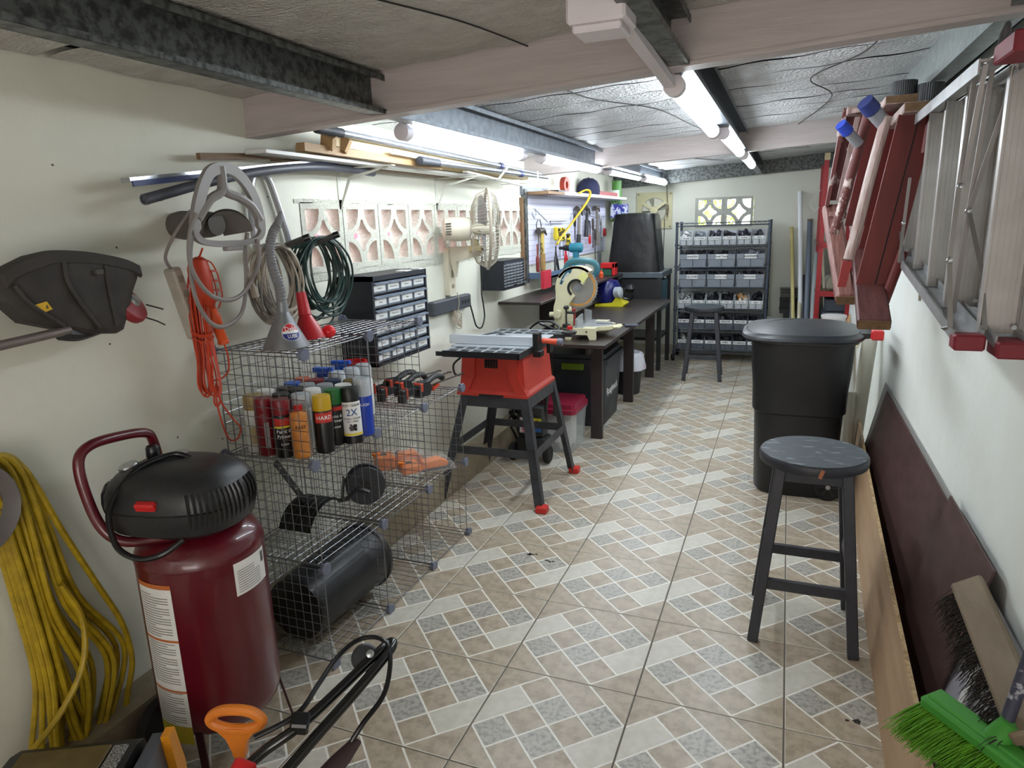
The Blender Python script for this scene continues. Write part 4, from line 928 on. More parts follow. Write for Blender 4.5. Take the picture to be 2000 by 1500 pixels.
# nail holes and pencil dot marks on the wall
b=B(); random.seed(8)
for k in range(22):
    y=random.uniform(.7,2.2); z=random.uniform(.7,1.8); b.box((XL+.0005,y,z),(.001,.004,.006),(random.uniform(0,3),0,0))
obj('nail_holes',b,mprint,wl)

# ---------- table saw on its stand ----------
mst=mat('worn_grey_steel','4a4c51',.5,.4,var='33353a',sc=14,amt=.8); mredb=mat('saw_red','c43a2c',.45,var='a82f24',sc=8,amt=.5)
mal=mat('brushed_aluminium','bcc3c9',.4,.3,var='a4abb3',sc=20)
t=thing('table_saw','red table saw with grey slotted top on a splayed steel stand','table saw',(-1.43,3.48,0))
F=[(-1.135,3.186),(-1.139,3.806),(-1.735,3.155),(-1.741,3.787)]; TP=[(-1.225,3.25),(-1.225,3.71),(-1.61,3.25),(-1.61,3.71)]
for (fx,fy),(tx,ty) in zip(F,TP):
    p=V((fx,fy,.02)); q=V((tx,ty,.60)); b=B(); sx=1 if fx>-1.4 else -1; sy=1 if fy>3.5 else -1
    b.bar(p+V((0,-.018*sy,0)),q+V((0,-.018*sy,0)),.004,.045,up=(0,1,0)); b.bar(p+V((-.02*sx,0,0)),q+V((-.02*sx,0,0)),.045,.004,up=(0,1,0))
    lg=obj('leg',b,mst,t)
    b=B(); b.bb((fx-.03,fy-.03,0),(fx+.03,fy+.03,.035),bev=.005); obj('red_foot',b,mat('foot_red','c92a22',.5),lg)
for z,f,h in ((.57,.985,.06),(.30,.5,.045)):
    P=[V((a[0]+(c[0]-a[0])*f,a[1]+(c[1]-a[1])*f,z)) for a,c in zip(F,TP)]
    for i,j in ((0,1),(2,3),(0,2),(1,3)):
        b=B(); b.bar(P[i],P[j],.005,h,up=(0,0,1)); obj('rail' if z<.5 else 'top_rail',b,mst,t)
b=B(); b.loft([[(-1.43+sx*w,3.48+sy*d,z) for sx,sy in ((-1,-1),(1,-1),(1,1),(-1,1))] for w,d,z in ((.205,.235,.60),(.205,.235,.615),(.19,.222,.63),(.175,.21,.82))]); body=obj('red_housing',b,mredb,t)
for sx in (-1,1):
    b=B(); b.loft([[(-1.43+sx*(c_-w),3.255-d,z),(-1.43+sx*(c_+w),3.255-d,z),(-1.43+sx*(c_+w),3.29,z),(-1.43+sx*(c_-w),3.29,z)] for c_,w,d,z in ((.17,.032,.008,.62),(.15,.03,.008,.66),(.125,.028,.006,.71),(.12,.03,.004,.81))]); obj('moulded_buttress',b,mredb,body)
b=B(); b.bb((-1.50,3.235,.603),(-1.36,3.25,.612)); obj('base_slot',b,mdark,body)
for k in range(5):
    b=B(); b.bb((-1.463+.0155*k-.004,3.252,.755),(-1.463+.0155*k+.004,3.272,.80)); obj('vent_slot',b,mdark,body)
# slotted top: frame with recessed pockets
def slotted(x0,x1,y0,y1,z,nx,ny,name):
    b=B(); b.bb((x0,y0,z-.03),(x1,y1,z-.006)); o=obj(name,b,mblks,t)
    b=B(); w=.008
    for i in range(nx+1): x=x0+(x1-x0-w)*i/nx; b.bb((x,y0,z-.006),(x+w,y1,z))
    for j in range(ny+1): y=y0+(y1-y0-w)*j/ny; b.bb((x0,y,z-.006),(x1,y+w,z))
    obj('grid_top',b,mal,o); return o
slotted(-1.67,-1.24,3.17,3.33,.855,6,2,'near_wing'); slotted(-1.67,-1.24,3.78,3.96,.855,6,2,'far_wing')
b=B(); b.bb((-1.70,3.335,.835),(-1.24,3.775,.855)); tt_=obj('main_table',b,mal,t)
b=B(); b.bb((-1.70,3.60,.855),(-1.24,3.604,.857)); b.bb((-1.55,3.48,.8555),(-1.35,3.49,.857)); obj('table_slot',b,mdark,tt_)
b=B(); b.tube(cr([(-1.66,3.66,.86),(-1.55,3.62,.885),(-1.48,3.55,.89),(-1.42,3.5,.875),(-1.30,3.52,.87)],5),.011,6,flat=.5); b.box((-1.46,3.54,.875),(.12,.03,.02),(0,0,-.4)); obj('blade_guard',b,mat('grey_guard','5a5f66',.45),t)
b=B(); b.bb((-1.71,3.165,.828),(-1.67,3.17,.852)); b.bb((-1.67,3.163,.825),(-1.235,3.17,.858)); b.bb((-1.24,3.163,.825),(-1.232,3.96,.858)); o=obj('scale_rail',b,mat('black_rail','15171d',.4),t)
for k in range(12):
    pass
b=B(); b.bb((-1.735,3.385,.857),(-1.225,3.42,.905)); obj('rip_fence',b,mat('silver_fence','c6ccd4',.35,.3),t)
b=B(); b.bb((-1.235,3.37,.83),(-1.205,3.44,.93),bev=.004); b.bb((-1.235,3.37,.80),(-1.19,3.43,.835),bev=.003); obj('fence_clamp',b,mblks,t)
b=B(); b.bb((-1.20,3.50,.80),(-1.18,3.56,.86)); obj('switch_plate',b,mblks,t)
b=B(); b.lathe([(.008,0),(.016,.01),(.014,.03),(.016,.07),(.018,.085),(.018,.1)],(-1.20,3.42,.885),(1,.02,-.06),16); hh=obj('fence_handle',b,mat('coral_grip','d5563c',.45),t)
b=B(); b.lathe([(.02,.09),(.021,.1),(.019,.118),(.008,.122)],(-1.20,3.42,.885),(1,.02,-.06),16); obj('handle_cap',b,mat('slate_cap','5c5c6a',.5),hh)
b=B(); b.bb((-1.235,3.72,.855),(-1.12,3.80,.872),bev=.004); b.lathe([(.001,.872),(.045,.872),(.045,.882),(.001,.884)],(-1.15,3.76,0),seg=20); obj('mitre_gauge',b,mblk,t)
b=B(); b.box((-1.15,3.78,.90),(.03,.02,.022),bev=.003); obj('gauge_knob',b,mred,t)
b=B(); b.tube(cr([(-1.62,3.28,.80),(-1.66,3.27,.76),(-1.655,3.27,.71),(-1.63,3.28,.70)],6),.006,8); obj('cord_hook',b,mblks,t)
# ---------- benches ----------
mbw=mat('dark_walnut_laminate','2e2624',.38,var='3b302c',sc=5,stretch=(1,.15,1),amt=.8)
mbe=mat('dark_bench_leg','2f2728',.42)
def bench(x0,x1,y0,y1,z,legs,label,apron=True):
    t=thing('workbench',label,'workbench',((x0+x1)/2,(y0+y1)/2,0))
    b=B(); b.bb((x0,y0,z-.025),(x1,y1,z),bev=.002); obj('bench_top',b,mbw,t)
    for x,y in legs:
        b=B(); b.bb((x-.08,y-.02,0),(x,y+.02,z-.025)); obj('leg',b,mbe,t)
        b=B(); b.bb((x0+.1,y-.02,0),(x0+.18,y+.02,z-.025)); obj('leg',b,mbe,t)
    if apron:
        b=B(); b.bb((x1-.16,y0+.1,z-.09),(x1-.14,y1-.1,z-.025)); obj('apron',b,mbe,t)
    return t
bench(XL+.14,-1.05,4.22,5.10,.72,[(-1.138,4.50)],'near dark walnut workbench carrying the mitre saw')
bench(XL+.14,-1.03,5.11,6.78,.728,[(-1.138,5.54),(-1.138,6.50)],'far dark walnut workbench running towards the wire rack')
b=B(); b.bb((-1.10,5.0,.729),(-1.0,5.06,.735)); one('blue_strip',b,mat('slate_blue_plastic','3a4257',.4),'short slate blue strip lying over the joint between the two benches','strip')
t=thing('raised_shelf','dark walnut raised shelf over the back of the benches under the pegboard','shelf',(XL,5.7,.72))
b=B(); b.bb((XL,4.30,.962),(-1.51,7.0,.98),bev=.002); obj('shelf_board',b,mbw,t)
for y in (5.15,6.7):
    b=B(); b.bb((XL,y,.735),(-1.54,y+.018,.962)); obj('upright',b,mbe,t)
# mitre saw
mcream=mat('cream_casting','d9d5b4',.4,var='c9c4a0',sc=8,amt=.5); mteal=mat('teal_plastic','2e6671',.4,var='28586a',sc=12)
t=thing('mitre_saw','cream and teal mitre saw with big round blade on the near bench','mitre saw',(-1.27,4.55,.72))
YZx=(1,0,0)
b=B()
prof=[(-1.37,.72),(-1.33,.72),(-1.325,.735),(-1.315,.755),(-1.215,.755),(-1.205,.735),(-1.2,.722),(-1.16,.722),(-1.158,.755),(-1.165,.80),(-1.34,.80),(-1.345,.76),(-1.37,.74)]
for y in (4.385,4.79): b.prism([(x,z) for x,z in prof],(0,y,0),(1,0,0),(0,0,1),(0,.03,0))
b.bb((-1.34,4.40,.775),(-1.165,4.81,.80)); bs=obj('base_casting',b,mcream,t)
for x in (-1.30,-1.22):
    b=B(); b.cyl((x,4.383,.777),(x,4.3855,.777),.006,seg=12); obj('bolt_hole',b,mdark,bs)
b=B(); b.lathe([(.001,.80),(.135,.80),(.135,.775),(.12,.765),(.001,.765)],(-1.205,4.60,0),seg=40); b.bb((-1.2,4.55,.775),(-1.03,4.65,.80),bev=.01); tn=obj('turntable',b,mcream,t)
b=B(); b.lathe([(.001,.8035),(.115,.8035),(.116,.80)],(-1.205,4.60,0),seg=40); b.bb((-1.33,4.41,.80),(-1.25,4.80,.803)); obj('steel_surface',b,mat('worn_alu','b5b9bb',.3,.6),tn)
b=B(); b.bb((-1.205,4.592,.8036),(-1.06,4.608,.805)); obj('kerf_slot',b,mdark,tn)
for y0,y1 in ((4.41,4.57),(4.64,4.80)):
    b=B(); yy=[(y0,.80),(y1,.80),(y1,.875 if y0<4.5 else .87),(y1-.05 if y0<4.5 else y1,.87),(y0,.855 if y0<4.5 else .90)]
    b.prism([(y,z) for y,z in yy],(-1.305,0,0),(0,1,0),(0,0,1),(.012,0,0)); obj('fence',b,mat('worn_alu','b5b9bb'),t)
bc=V((-1.31,4.50,1.062)); R_=.138
b=B(); b.lathe([(.001,-.0012),(R_,-.0012),(R_,.0012),(.001,.0012)],bc,(0,1,0),64); bl=obj('saw_blade',b,mat('steel_blade','a9a7a2',.35,.6,var='94908a',sc=10,amt=.5),t)
b=B()
for k in range(40):
    a=2*PI*k/40; p=bc+V((math.cos(a),0,math.sin(a)))*R_; b.box(p,(.010,.003,.006),(0,-a+.5,0))
obj('blade_teeth',b,mat('steel_blade','a7a39b'),bl)
b=B(); b.lathe([(.112,-.0024),(.127,-.0024),(.127,-.0014),(.112,-.0014)],bc,(0,1,0),64,cap=False); obj('rust_ring',b,mat('rust_ring','c08a3e',.6,var='a7a39b',sc=60,thr=(.56,.62),amt=1),bl,label='rust coloured ring near the teeth')
b=B(); b.lathe([(.001,-.02),(.012,-.02),(.013,-.012),(.03,-.012),(.033,-.0015)],bc,(0,1,0),24); obj('arbor',b,msteel,bl)
b=B()
def arc(r,a0,a1,n=12): return [(bc.x+r*math.cos(dg(a0+(a1-a0)*k/n)),bc.z+r*math.sin(dg(a0+(a1-a0)*k/n))) for k in range(n+1)]
poly=arc(.146,52,190,20)+[(-1.455,.985),(-1.47,.935),(-1.475,.87),(-1.45,.80),(-1.39,.79),(-1.38,.84),(-1.375,.90),(-1.36,.96),(-1.325,1.005)]+arc(.052,215,95,10)[0:0]+[(-1.345,1.03),(-1.358,1.06),(-1.35,1.092),(-1.32,1.108),(-1.285,1.098),(-1.262,1.085)]
b.prism(poly,(0,4.455,0),(1,0,0),(0,0,1),(0,.04,0)); b.prism(arc(.148,50,150,14)+arc(.13,150,50,14),(0,4.455,0),(1,0,0),(0,0,1),(0,.09,0)); hd=obj('blade_housing',b,mcream,t)
b=B(); b.prism([(-1.425,1.09),(-1.405,1.14),(-1.375,1.178),(-1.335,1.19),(-1.345,1.165),(-1.385,1.13),(-1.41,1.085)],(0,4.452,0),(1,0,0),(0,0,1),(0,.003,0)); lg=obj('logo_plate',b,mat('plate_teal','1f4f63',.5),hd)
lettering('makita',(-1.382,4.4515,1.140),V((.62,0,.78)),V((-.78,0,.62)),.026,mtw,hd,bold=.02)
b=B(); b.prism([(-1.30,1.14),(-1.255,1.175),(-1.222,1.142),(-1.262,1.095)],(0,4.452,0),(1,0,0),(0,0,1),(0,.003,0)); obj('caution_sticker',b,mat('pale_yellow_sticker','d6d78e',.5),hd)
b=B(); b.prism(arc(.062,50,235,14)+arc(.045,235,50,14),(0,4.453,0),(1,0,0),(0,0,1),(0,.003,0)); obj('hub_recess',b,mdark,hd)
b=B(); b.tube(cr([(-1.41,4.53,1.11),(-1.40,4.54,1.20),(-1.36,4.54,1.235),(-1.28,4.54,1.24),(-1.21,4.54,1.225),(-1.185,4.54,1.19),(-1.195,4.54,1.15),(-1.235,4.54,1.12)],6),.021,12); obj('d_handle',b,mteal,t)
b=B(); b.lathe([(.04,0),(.055,.01),(.055,.13),(.045,.16),(.02,.165)],(-1.33,4.52,1.07),(0,1,0),24); obj('motor',b,mteal,t)
b=B(); b.loft([[(-1.43+sx*.05,4.56+sy*.06,z) for sx,sy in ((-1,-1),(1,-1),(1,1),(-1,1))] for z in (.775,.87)]); b.cyl((-1.44,4.43,.885),(-1.44,4.70,.885),.028,seg=18); b.cyl((-1.50,4.46,.88),(-1.46,4.46,.88),.018,seg=14); obj('pivot',b,mcream,t)
b=B(); b.cyl((-1.37,4.42,.80),(-1.37,4.42,.93),.006,seg=10); b.cyl((-1.37,4.42,.90),(-1.31,4.42,.90),.009,seg=10); b.lathe([(.018,0),(.02,.012),(.012,.022)],(-1.37,4.42,.925),(0,0,1),10); b.lathe([(.028,0),(.028,.02),(.01,.024)],(-1.37,4.42,.80),seg=16); obj('hold_down_clamp',b,mblk,t)
# sander behind the mitre saw
t=thing('bench_sander','blue and yellow portable sander with black ball handle on the far bench','sander',(-1.45,6.3,.728))
b=B(); b.lathe([(.05,.0),(.11,.02),(.125,.08),(.12,.16),(.09,.21),(.03,.225)],(-1.53,6.25,.745),(0,0,1),28,sx=1,sy=1.2); obj('blue_housing',b,mat('royal_blue_plastic','131a5c',.3),t)
b=B(); b.prism([(-1.62,.729),(-1.36,.729),(-1.345,.75),(-1.40,.80),(-1.42,.82),(-1.46,.765),(-1.62,.75)],(0,6.12,0),(1,0,0),(0,0,1),(0,.2,0)); obj('yellow_base',b,mat('lemon_plastic','d9cf2c',.4),t)
b=B(); b.lathe([(.001,0),(.05,.0),(.05,.05),(.03,.06)],(-1.43,6.14,.855),(1,-.3,.1),20); obj('grey_disc',b,mal,t)
b=B(); b.lathe([(.001,-.045),(.03,-.035),(.045,0),(.03,.035),(.001,.045)],(-1.31,6.2,.885),(0,0,1),20); b.tube(cr([(-1.40,6.2,.86),(-1.37,6.2,.80),(-1.31,6.2,.79),(-1.28,6.2,.83)],5),.012,8); b.cyl((-1.34,6.2,.885),(-1.42,6.2,.87),.012); obj('ball_handle',b,mblks,t)
# planer under a black cover, steel stand
t=thing('machine_stand','dark steel stand with grey shelf carrying the black covered machine','stand',(-1.42,7.0,0))
b=B(); b.bb((-1.74,6.80,.93),(-1.12,7.40,.985),bev=.004); obj('stand_top',b,mat('grey_blue_steel','5d666d',.45,.4),t)
for x in (-1.15,-1.71):
    for y in (6.83,7.37):
        b=B(); b.bb((x-.02,y-.02,0),(x+.02,y+.02,.93)); obj('leg',b,mblk,t)
b=B(); b.bb((-1.72,6.84,.30),(-1.15,7.36,.33)); obj('lower_shelf',b,mblk,t)
b=B(); b.bb((-1.20,6.86,.60),(-1.13,7.2,.90),bev=.006); obj('teal_side_case',b,mat('deep_teal','1f4f60',.45),t)
b=B(); b.bb((-1.56,6.82,.72),(-1.17,7.2,.92)); obj('side_panel',b,mblk,t)
t=thing('dust_cover','soft black vinyl cover draped over a boxy machine on the stand','cover',(-1.42,7.0,.985))
b=B()
def cov(k,z,w):
    o=[]
    for i in range(40):
        a=2*PI*i/40; c_,s_=math.cos(a),math.sin(a); e=.28
        r=1+w*math.sin(5*a+z*9)
        o.append((-1.425+k*.255*abs(c_)**e*(1 if c_>0 else -1)*r,7.05+k*.22*abs(s_)**e*(1 if s_>0 else -1)*r,z))
    return o
b.loft([cov(*q) for q in ((1.02,.987,.02),(1.0,1.05,.018),(.95,1.2,.012),(.89,1.35,.01),(.84,1.48,.01),(.81,1.53,.008),(.77,1.55,.006),(.5,1.56,0),(.05,1.562,0))]); obj('vinyl_shell',b,mat('black_vinyl','08080a',.36,bump=.5,bsc=9),t)
b=B(); b.tube([cov(.975,z,.01)[2] for z in (1.0,1.2,1.4,1.5)],.004,5); obj('seam',b,mblks,t)
# battery charger and bits on the raised shelf
t=thing('battery_charger','red bracket shaped charger with green battery on the raised shelf','charger',(-1.62,6.55,.98))
b=B(); b.bb((-1.66,6.48,1.05),(-1.52,6.60,1.10),bev=.006); b.bb((-1.55,6.48,.981),(-1.52,6.60,1.10),bev=.006); obj('red_frame',b,mred,t)
b=B(); b.bb((-1.65,6.50,.981),(-1.555,6.60,1.045),bev=.004); obj('green_battery',b,mat('green_plastic','1f5a48',.5),t)
for k in range(3):
    t=thing('glue_bottle','small orange bottle beside the red charger, '+['nearest the wall','middle of three','nearest the aisle'][k],'bottle',(-1.70+.05*k,6.22+.03*k,.98),'small bottles beside the charger'); 
    b=B(); b.lathe([(.02,0),(.022,.04),(.012,.05),(.011,.065),(.001,.066)],seg=14); obj('bottle_body',b,mat('orange_bottle','d9562c',.4),t,world=False)
t=thing('cordless_drill','teal cordless drill standing upright above the mitre saw handle','drill',(-1.62,5.45,.98))
b=B(); b.lathe([(.012,-.12),(.014,-.09),(.022,-.075),(.026,-.03)],(-1.62,5.45,1.29),(1,.15,0),20) ; obj('chuck',b,mblk,t)
b=B(); b.lathe([(.03,-.035),(.038,-.02),(.04,.05),(.036,.07),(.02,.078)],(-1.62,5.45,1.29),(1,.15,0),24); dbo=obj('drill_body',b,mat('cyan_teal','2b7f95',.4),t)
b=B(); b.loft([[( -1.60+w*sx+dx,5.45+.02*sy,z) for sx,sy in ((-1,-1),(1,-1),(1,1),(-1,1))] for w,dx,z in ((.022,0,1.27),(.02,.0,1.19),(.022,-.005,1.08),(.045,-.015,1.06),(.045,-.015,.981))]); obj('grip',b,mat('cyan_teal','2b7f95'),t)
# bench cable clutter
t=thing('power_tool','dark tool with looped black cord at the bench corner behind the table saw','power tool',(-1.40,4.35,.72))
b=B(); b.tube(cr([(-1.62,4.32,.735),(-1.60,4.34,.80),(-1.54,4.36,.84),(-1.46,4.38,.84),(-1.40,4.36,.80),(-1.44,4.30,.76),(-1.38,4.28,.74)],6),.007,8); b.tube(cr([(-1.52,4.30,.84),(-1.44,4.34,.80),(-1.38,4.32,.77)],5),.009,8); obj('cord',b,mblks,t)
b=B(); b.lathe([(.02,0),(.035,.02),(.035,.12),(.02,.14)],(-1.50,4.30,.757),(1,.3,0),16); obj('tool_body',b,mat('plum_grey','4b3f48',.4),t)
b=B(); b.box((-1.48,4.90,.80),(.06,.05,.14),bev=.008); one('red_clamp_block',b,mat('deep_red','8c1f22',.4),'dark red block tool standing behind the mitre saw pivot','tool')
# pegboard and its tools
mlav=mat('lavender_white_board','cfd0e6',.45)
t=thing('pegboard','pale lavender pegboard in a galvanised frame above the benches','pegboard',(XL,6.0,1.2))
b=B(); b.bb((XL+.005,4.86,1.19),(XL+.014,7.25,1.70)); pb=obj('board',b,mlav,t)
b=B()
for i in range(60):
    for j in range(13):
        y=4.90+i*.039; z=1.215+j*.0385
        b.mi=0; c=V((XL+.0143,y,z)); b.quad(c+V((0,-.004,-.004)),c+V((0,.004,-.004)),c+V((0,.004,.004)),c+V((0,-.004,.004)))
o=obj('peg_holes',b,mat('hole_dark','4c4d5a',.8),pb,fix=False); o['kind']='stuff'
b=B(); b.bb((XL,4.80,1.06),(XL+.03,4.855,1.74)); obj('frame_upright',b,mgalv,t)
b=B(); b.bb((XL,4.78,1.70),(XL+.02,5.35,1.76)); obj('frame_rail',b,mgalvb,t)
b=B(); b.bb((XL,4.76,1.10),(XL+.02,4.80,1.68)); obj('timber_upright',b,mwd,t)
b=B(); b.bb((XL,6.98,.99),(XL+.02,7.06,1.2)); obj('frame_upright',b,mgalvb,t)
t=thing('top_shelf','thin white board shelf on top of the pegboard','shelf',(XL,6.1,1.70))
b=B(); b.bb((XL,5.25,1.702),(XL+.20,7.45,1.727)); obj('white_board',b,mcw,t)
b=B(); b.bb((XL,4.86,1.702),(XL+.19,5.25,1.722)); obj('raw_board',b,mat('raw_brown_board','8d6f52',.6),t)
b=B(); b.lathe([(.03,-.02),(.062,-.022),(.065,-.018),(.065,.018),(.062,.022),(.03,.02)],(-1.72,5.55,1.79),(1,-.1,0),20,cap=False,sx=.9); b.lathe([(.034,-.02),(.034,.02)],(-1.72,5.55,1.79),(1,-.1,0),16,cap=False); one('tape_reel',b,mat('brick_red_plastic','b2402f',.45),'brick red open tape reel standing on the pegboard shelf','tape reel')
t=thing('baseball_cap','navy blue cap on the pegboard shelf above the hammers','cap',(-1.71,6.28,1.727))
b=B(); b.lathe([(.10,0),(.105,.03),(.1,.08),(.08,.12),(.045,.145),(.001,.152)],(-1.72,6.28,1.728),seg=28,sy=1.15); obj('crown',b,mat('navy_cloth','191c3d',.85,bump=.1),t)
b=B(); b.lathe([(.001,.0),(.006,.0),(.006,.006),(.001,.008)],(-1.72,6.28,1.878),seg=10); obj('button',b,mat('navy_cloth','191c3d'),t)
b=B(); b.bb((-1.70,6.35,1.728),(-1.64,7.1,1.765)); one('long_box',b,mat('dusty_red_card','a8585a',.6),'flat dusty red long box in front of the navy cap','box')
b=B(); b.bb((-1.78,5.2,1.728),(-1.66,5.45,1.74)); one('flat_tool',b,mblk,'flat dark tool lying left of the brick red reel','tool')
for k,(y,z,h,m,l) in enumerate(((7.33,1.727,.17,'5d9a4a','tall green and brown tin standing on the far end of the pegboard shelf'),(7.22,1.727,.07,'cfd6cf','small white box beside the green tin'))):
    b=B(); b.lathe([(.05,0),(.05,h-.012),(.052,h-.01),(.052,h),(.001,h)],(-1.70,y,z),seg=20); one('tin_can',b,mat('tin_'+m,m,.4,var='8a4a3a',sc=6,thr=(.55,.6)) if k==0 else mat('tin_'+m,m,.5),l,'tin')
b=B(); b.bb((-1.76,7.30,1.52),(-1.60,7.44,1.66)); one('product_box',b,mat('blue_violet_print','3b3f9e',.5,var='d7dcf2',sc=22,thr=(.5,.53),amt=1),'blue and white printed box hanging at the far end of the pegboard','box')
b=B(); b.bb((-1.80,7.46,1.48),(-1.70,7.56,1.72)); one('product_box',b,mat('green_print','67b04a',.5,var='dfeed6',sc=20,thr=(.5,.53),amt=1),'green and white printed pack in the corner behind the blue one','box')
XT=XL+.05
def peg(name,b,m,l,c='tool',g=None): return one(name,b,m,l,c,g)
def hammer(y,z,L_,tilt,hm,gm,l,x=XT,grip=.35):
    t=thing('hammer',l,'hammer',(x,y,z-L_)); d=V((0,math.sin(tilt),-math.cos(tilt))); p=V((x,y,z))
    b=B(); b.cyl(p,p+d*L_*(1-grip),.015,seg=10); obj('handle',b,hm,t)
    b=B(); b.cyl(p+d*L_*(1-grip),p+d*L_,.021,seg=12); obj('grip',b,gm,t)
    s=V((0,math.cos(tilt),math.sin(tilt))); b=B(); b.tube(cr([p-s*.085-V((0,0,.0)),p-s*.04,p,p+s*.045,p+s*.10-V((0,0,.04))],4),[.025,.025,.024,.019,.019,.019,.022,.022,.022,.018,.018,.018,.015,.012,.01,.007,.005][:17],10,flat=.9); obj('hammer_head',b,mat('dull_iron','5a5450',.45,.6),t)
    return t
hw=mat('worn_handle','a9854f',.6,var='7a5c33',sc=20)
hammer(5.10,1.44,.30,.06,mat('striped_handle','c9b45e',.6,var='6b5a33',sc=30,thr=(.5,.52),amt=1),hw,'claw hammer with mottled yellow handle hanging left on the pegboard',grip=.4)
hammer(5.17,1.44,.33,.0,hw,hw,'claw hammer with plain wooden handle beside the mottled one',x=XT-.02)
hammer(6.15,1.60,.34,-.12,mat('grey_handle','79736b',.5),mblk,'hammer with black rubber grip hanging high in the middle of the pegboard')
hammer(6.42,1.61,.26,-.18,mblk,mblk,'black handled hatchet hammer right of the rubber grip one',grip=.6)
hammer(6.78,1.62,.36,.03,mat('grey_handle','79736b',.5),mat('grey_handle','79736b'),'grey steel handled hammer near the right end of the pegboard')
b=B(); b.cyl((XT,4.96+.03,1.16),(XT,4.99,1.34),.006,seg=8); b.lathe([(.011,0),(.014,.02),(.014,.10),(.01,.12)],(XT,4.99,1.13),seg=12); peg('screwdriver',b,mat('dark_red_handle','7a2b24',.4),'brown and red handled screwdriver standing in the tray left of the hammers','screwdriver')
t=thing('crowbar','yellow hooked pry bar hanging from the white pegboard shelf','pry bar',(-1.66,5.4,1.34))
b=B(); b.tube(cr([(-1.62,5.60,1.72),(-1.58,5.70,1.75),(-1.56,5.75,1.73),(-1.57,5.70,1.66),(-1.62,5.50,1.52),(-1.66,5.25,1.38),(-1.67,5.17,1.33)],6),.012,8,flat=.6); obj('bar',b,mat('chrome_yellow','d8b41c',.4),t)
# scissors-like callipers, wrench at left
b=B(); b.tube(cr([(XT,4.93,1.60),(XT,4.90,1.56),(XT,4.95,1.53),(XT,4.98,1.57),(XT,4.94,1.60)],4),.004,6); b.tube([(XT,4.95,1.6),(XT,5.25,1.50)],.004,6); peg('ring_spanner',b,msteel,'steel ring spanner hanging at the top left of the pegboard')
b=B(); b.tube(cr([(XT,5.02,1.52),(XT,4.98,1.48),(XT,5.02,1.40),(XT,5.02,1.32),(XT,5.0,1.24)],4),.004,6); b.tube(cr([(XT,5.06,1.52),(XT,5.09,1.47),(XT,5.04,1.42),(XT,5.02,1.34)],4),.004,6); peg('calliper',b,mat('dull_iron','5a5450'),'thin dark steel shears hanging above the claw hammers')
ym=mat('tool_yellow','d9c227',.4)
for k,(y,z,L_) in enumerate(((5.45,1.46,.20),(5.56,1.45,.18),(5.65,1.45,.17),(5.80,1.40,.15))):
    t=thing('screwdriver',['yellow handled screwdriver hanging leftmost under the short rail','black and yellow screwdriver second under the short rail','black and yellow screwdriver third under the short rail','black and yellow screwdriver right of the short rail, lower than the others'][k],'screwdriver',(XT,y,z-L_),'screwdrivers on the pegboard')
    b=B(); b.lathe([(.012,0),(.021,-.01),(.017,-.03),(.023,-.06),(.02,-.10),(.008,-.11)],(XT,y,z),seg=12); obj('handle',b,ym if k==0 else mat('yellow_black_grip','d9c227',.4,var='141414',sc=40,thr=(.5,.52),amt=1),t)
    b=B(); b.cyl((XT,y,z-.11),(XT,y,z-.11-L_*.75),.0055,seg=6); obj('blade',b,msteel,t)
b=B(); b.bb((XT-.01,5.32,1.50),(XT,5.75,1.508)); b.bb((XT-.01,5.32,1.47),(XT,5.33,1.51)); peg('hook_rail',b,msteel,'short steel hook rail holding the yellow screwdrivers','rail')
b=B(); b.tube([(XT,6.0,1.585),(XT,6.4,1.58),(XT,7.15,1.53)],.004,6); peg('hook_rail',b,msteel,'long thin wire rail across the right half of the pegboard','rail')
for k,(y,l,m) in enumerate(((5.35,'black handled long nose pliers standing open in the tray',mblk),(5.62,'red handled pliers standing open in the tray',mred))):
    t=thing('pliers',l,'pliers',(XT+.03,y,1.05))
    for s_ in (-1,1):
        b=B(); b.tube(cr([(XT+.03,y+.004*s_,1.31),(XT+.03,y+.008*s_,1.25),(XT+.03,y+.012*s_,1.22),(XT+.035,y+.035*s_,1.15),(XT+.04,y+.055*s_,1.07)],4),[.004]*4+[.007]*4+[.011]*4+[.01]*5,8); obj('handle',b,m,t)
for k,(y,z,h) in enumerate(((6.0,1.56,.22),(6.62,1.52,.28),(6.7,1.42,.36),(6.9,1.56,.38))):
    b=B(); b.cyl((XT,y,z),(XT,y,z-h),.005,seg=8); b.lathe([(.012,0),(.014,-.02),(.012,-.10),(.006,-.11)],(XT,y,z),seg=10)
    peg('file_tool',b,[mblk,mat('dull_iron','5a5450'),mat('dull_iron','5a5450'),msteel][k],['slim black handled file in the middle of the pegboard','dark adjustable wrench below the long wire rail','long dark pipe wrench hanging lowest on the pegboard','long bright steel rod near the right end of the pegboard'][k])
b=B(); b.bb((XT-.01,7.0,1.33),(XT,7.12,1.50)); o=peg('blister_pack',b,mat('pale_card','c9c9cf',.6),'blister pack with red tool hanging at the right end of the pegboard','pack')
b=B(); b.lathe([(.001,0),(.04,.0),(.04,.02),(.001,.02)],(XT+.0,7.06,1.38),(1,0,0),16); obj('red_tool',b,mred,o)
t=thing('pipe_wrench','small red gripped wrench hanging below the wire rail','wrench',(XT,6.52,1.3)); b=B(); b.tube(cr([(XT,6.50,1.50),(XT,6.52,1.42),(XT,6.50,1.36)],4),.007,8); obj('jaw',b,mat('dull_iron','5a5450'),t)
b=B(); b.lathe([(.008,0),(.02,-.02),(.02,-.07),(.01,-.09)],(XT,6.50,1.37),seg=12,sx=.6); obj('red_grip',b,mred,t)
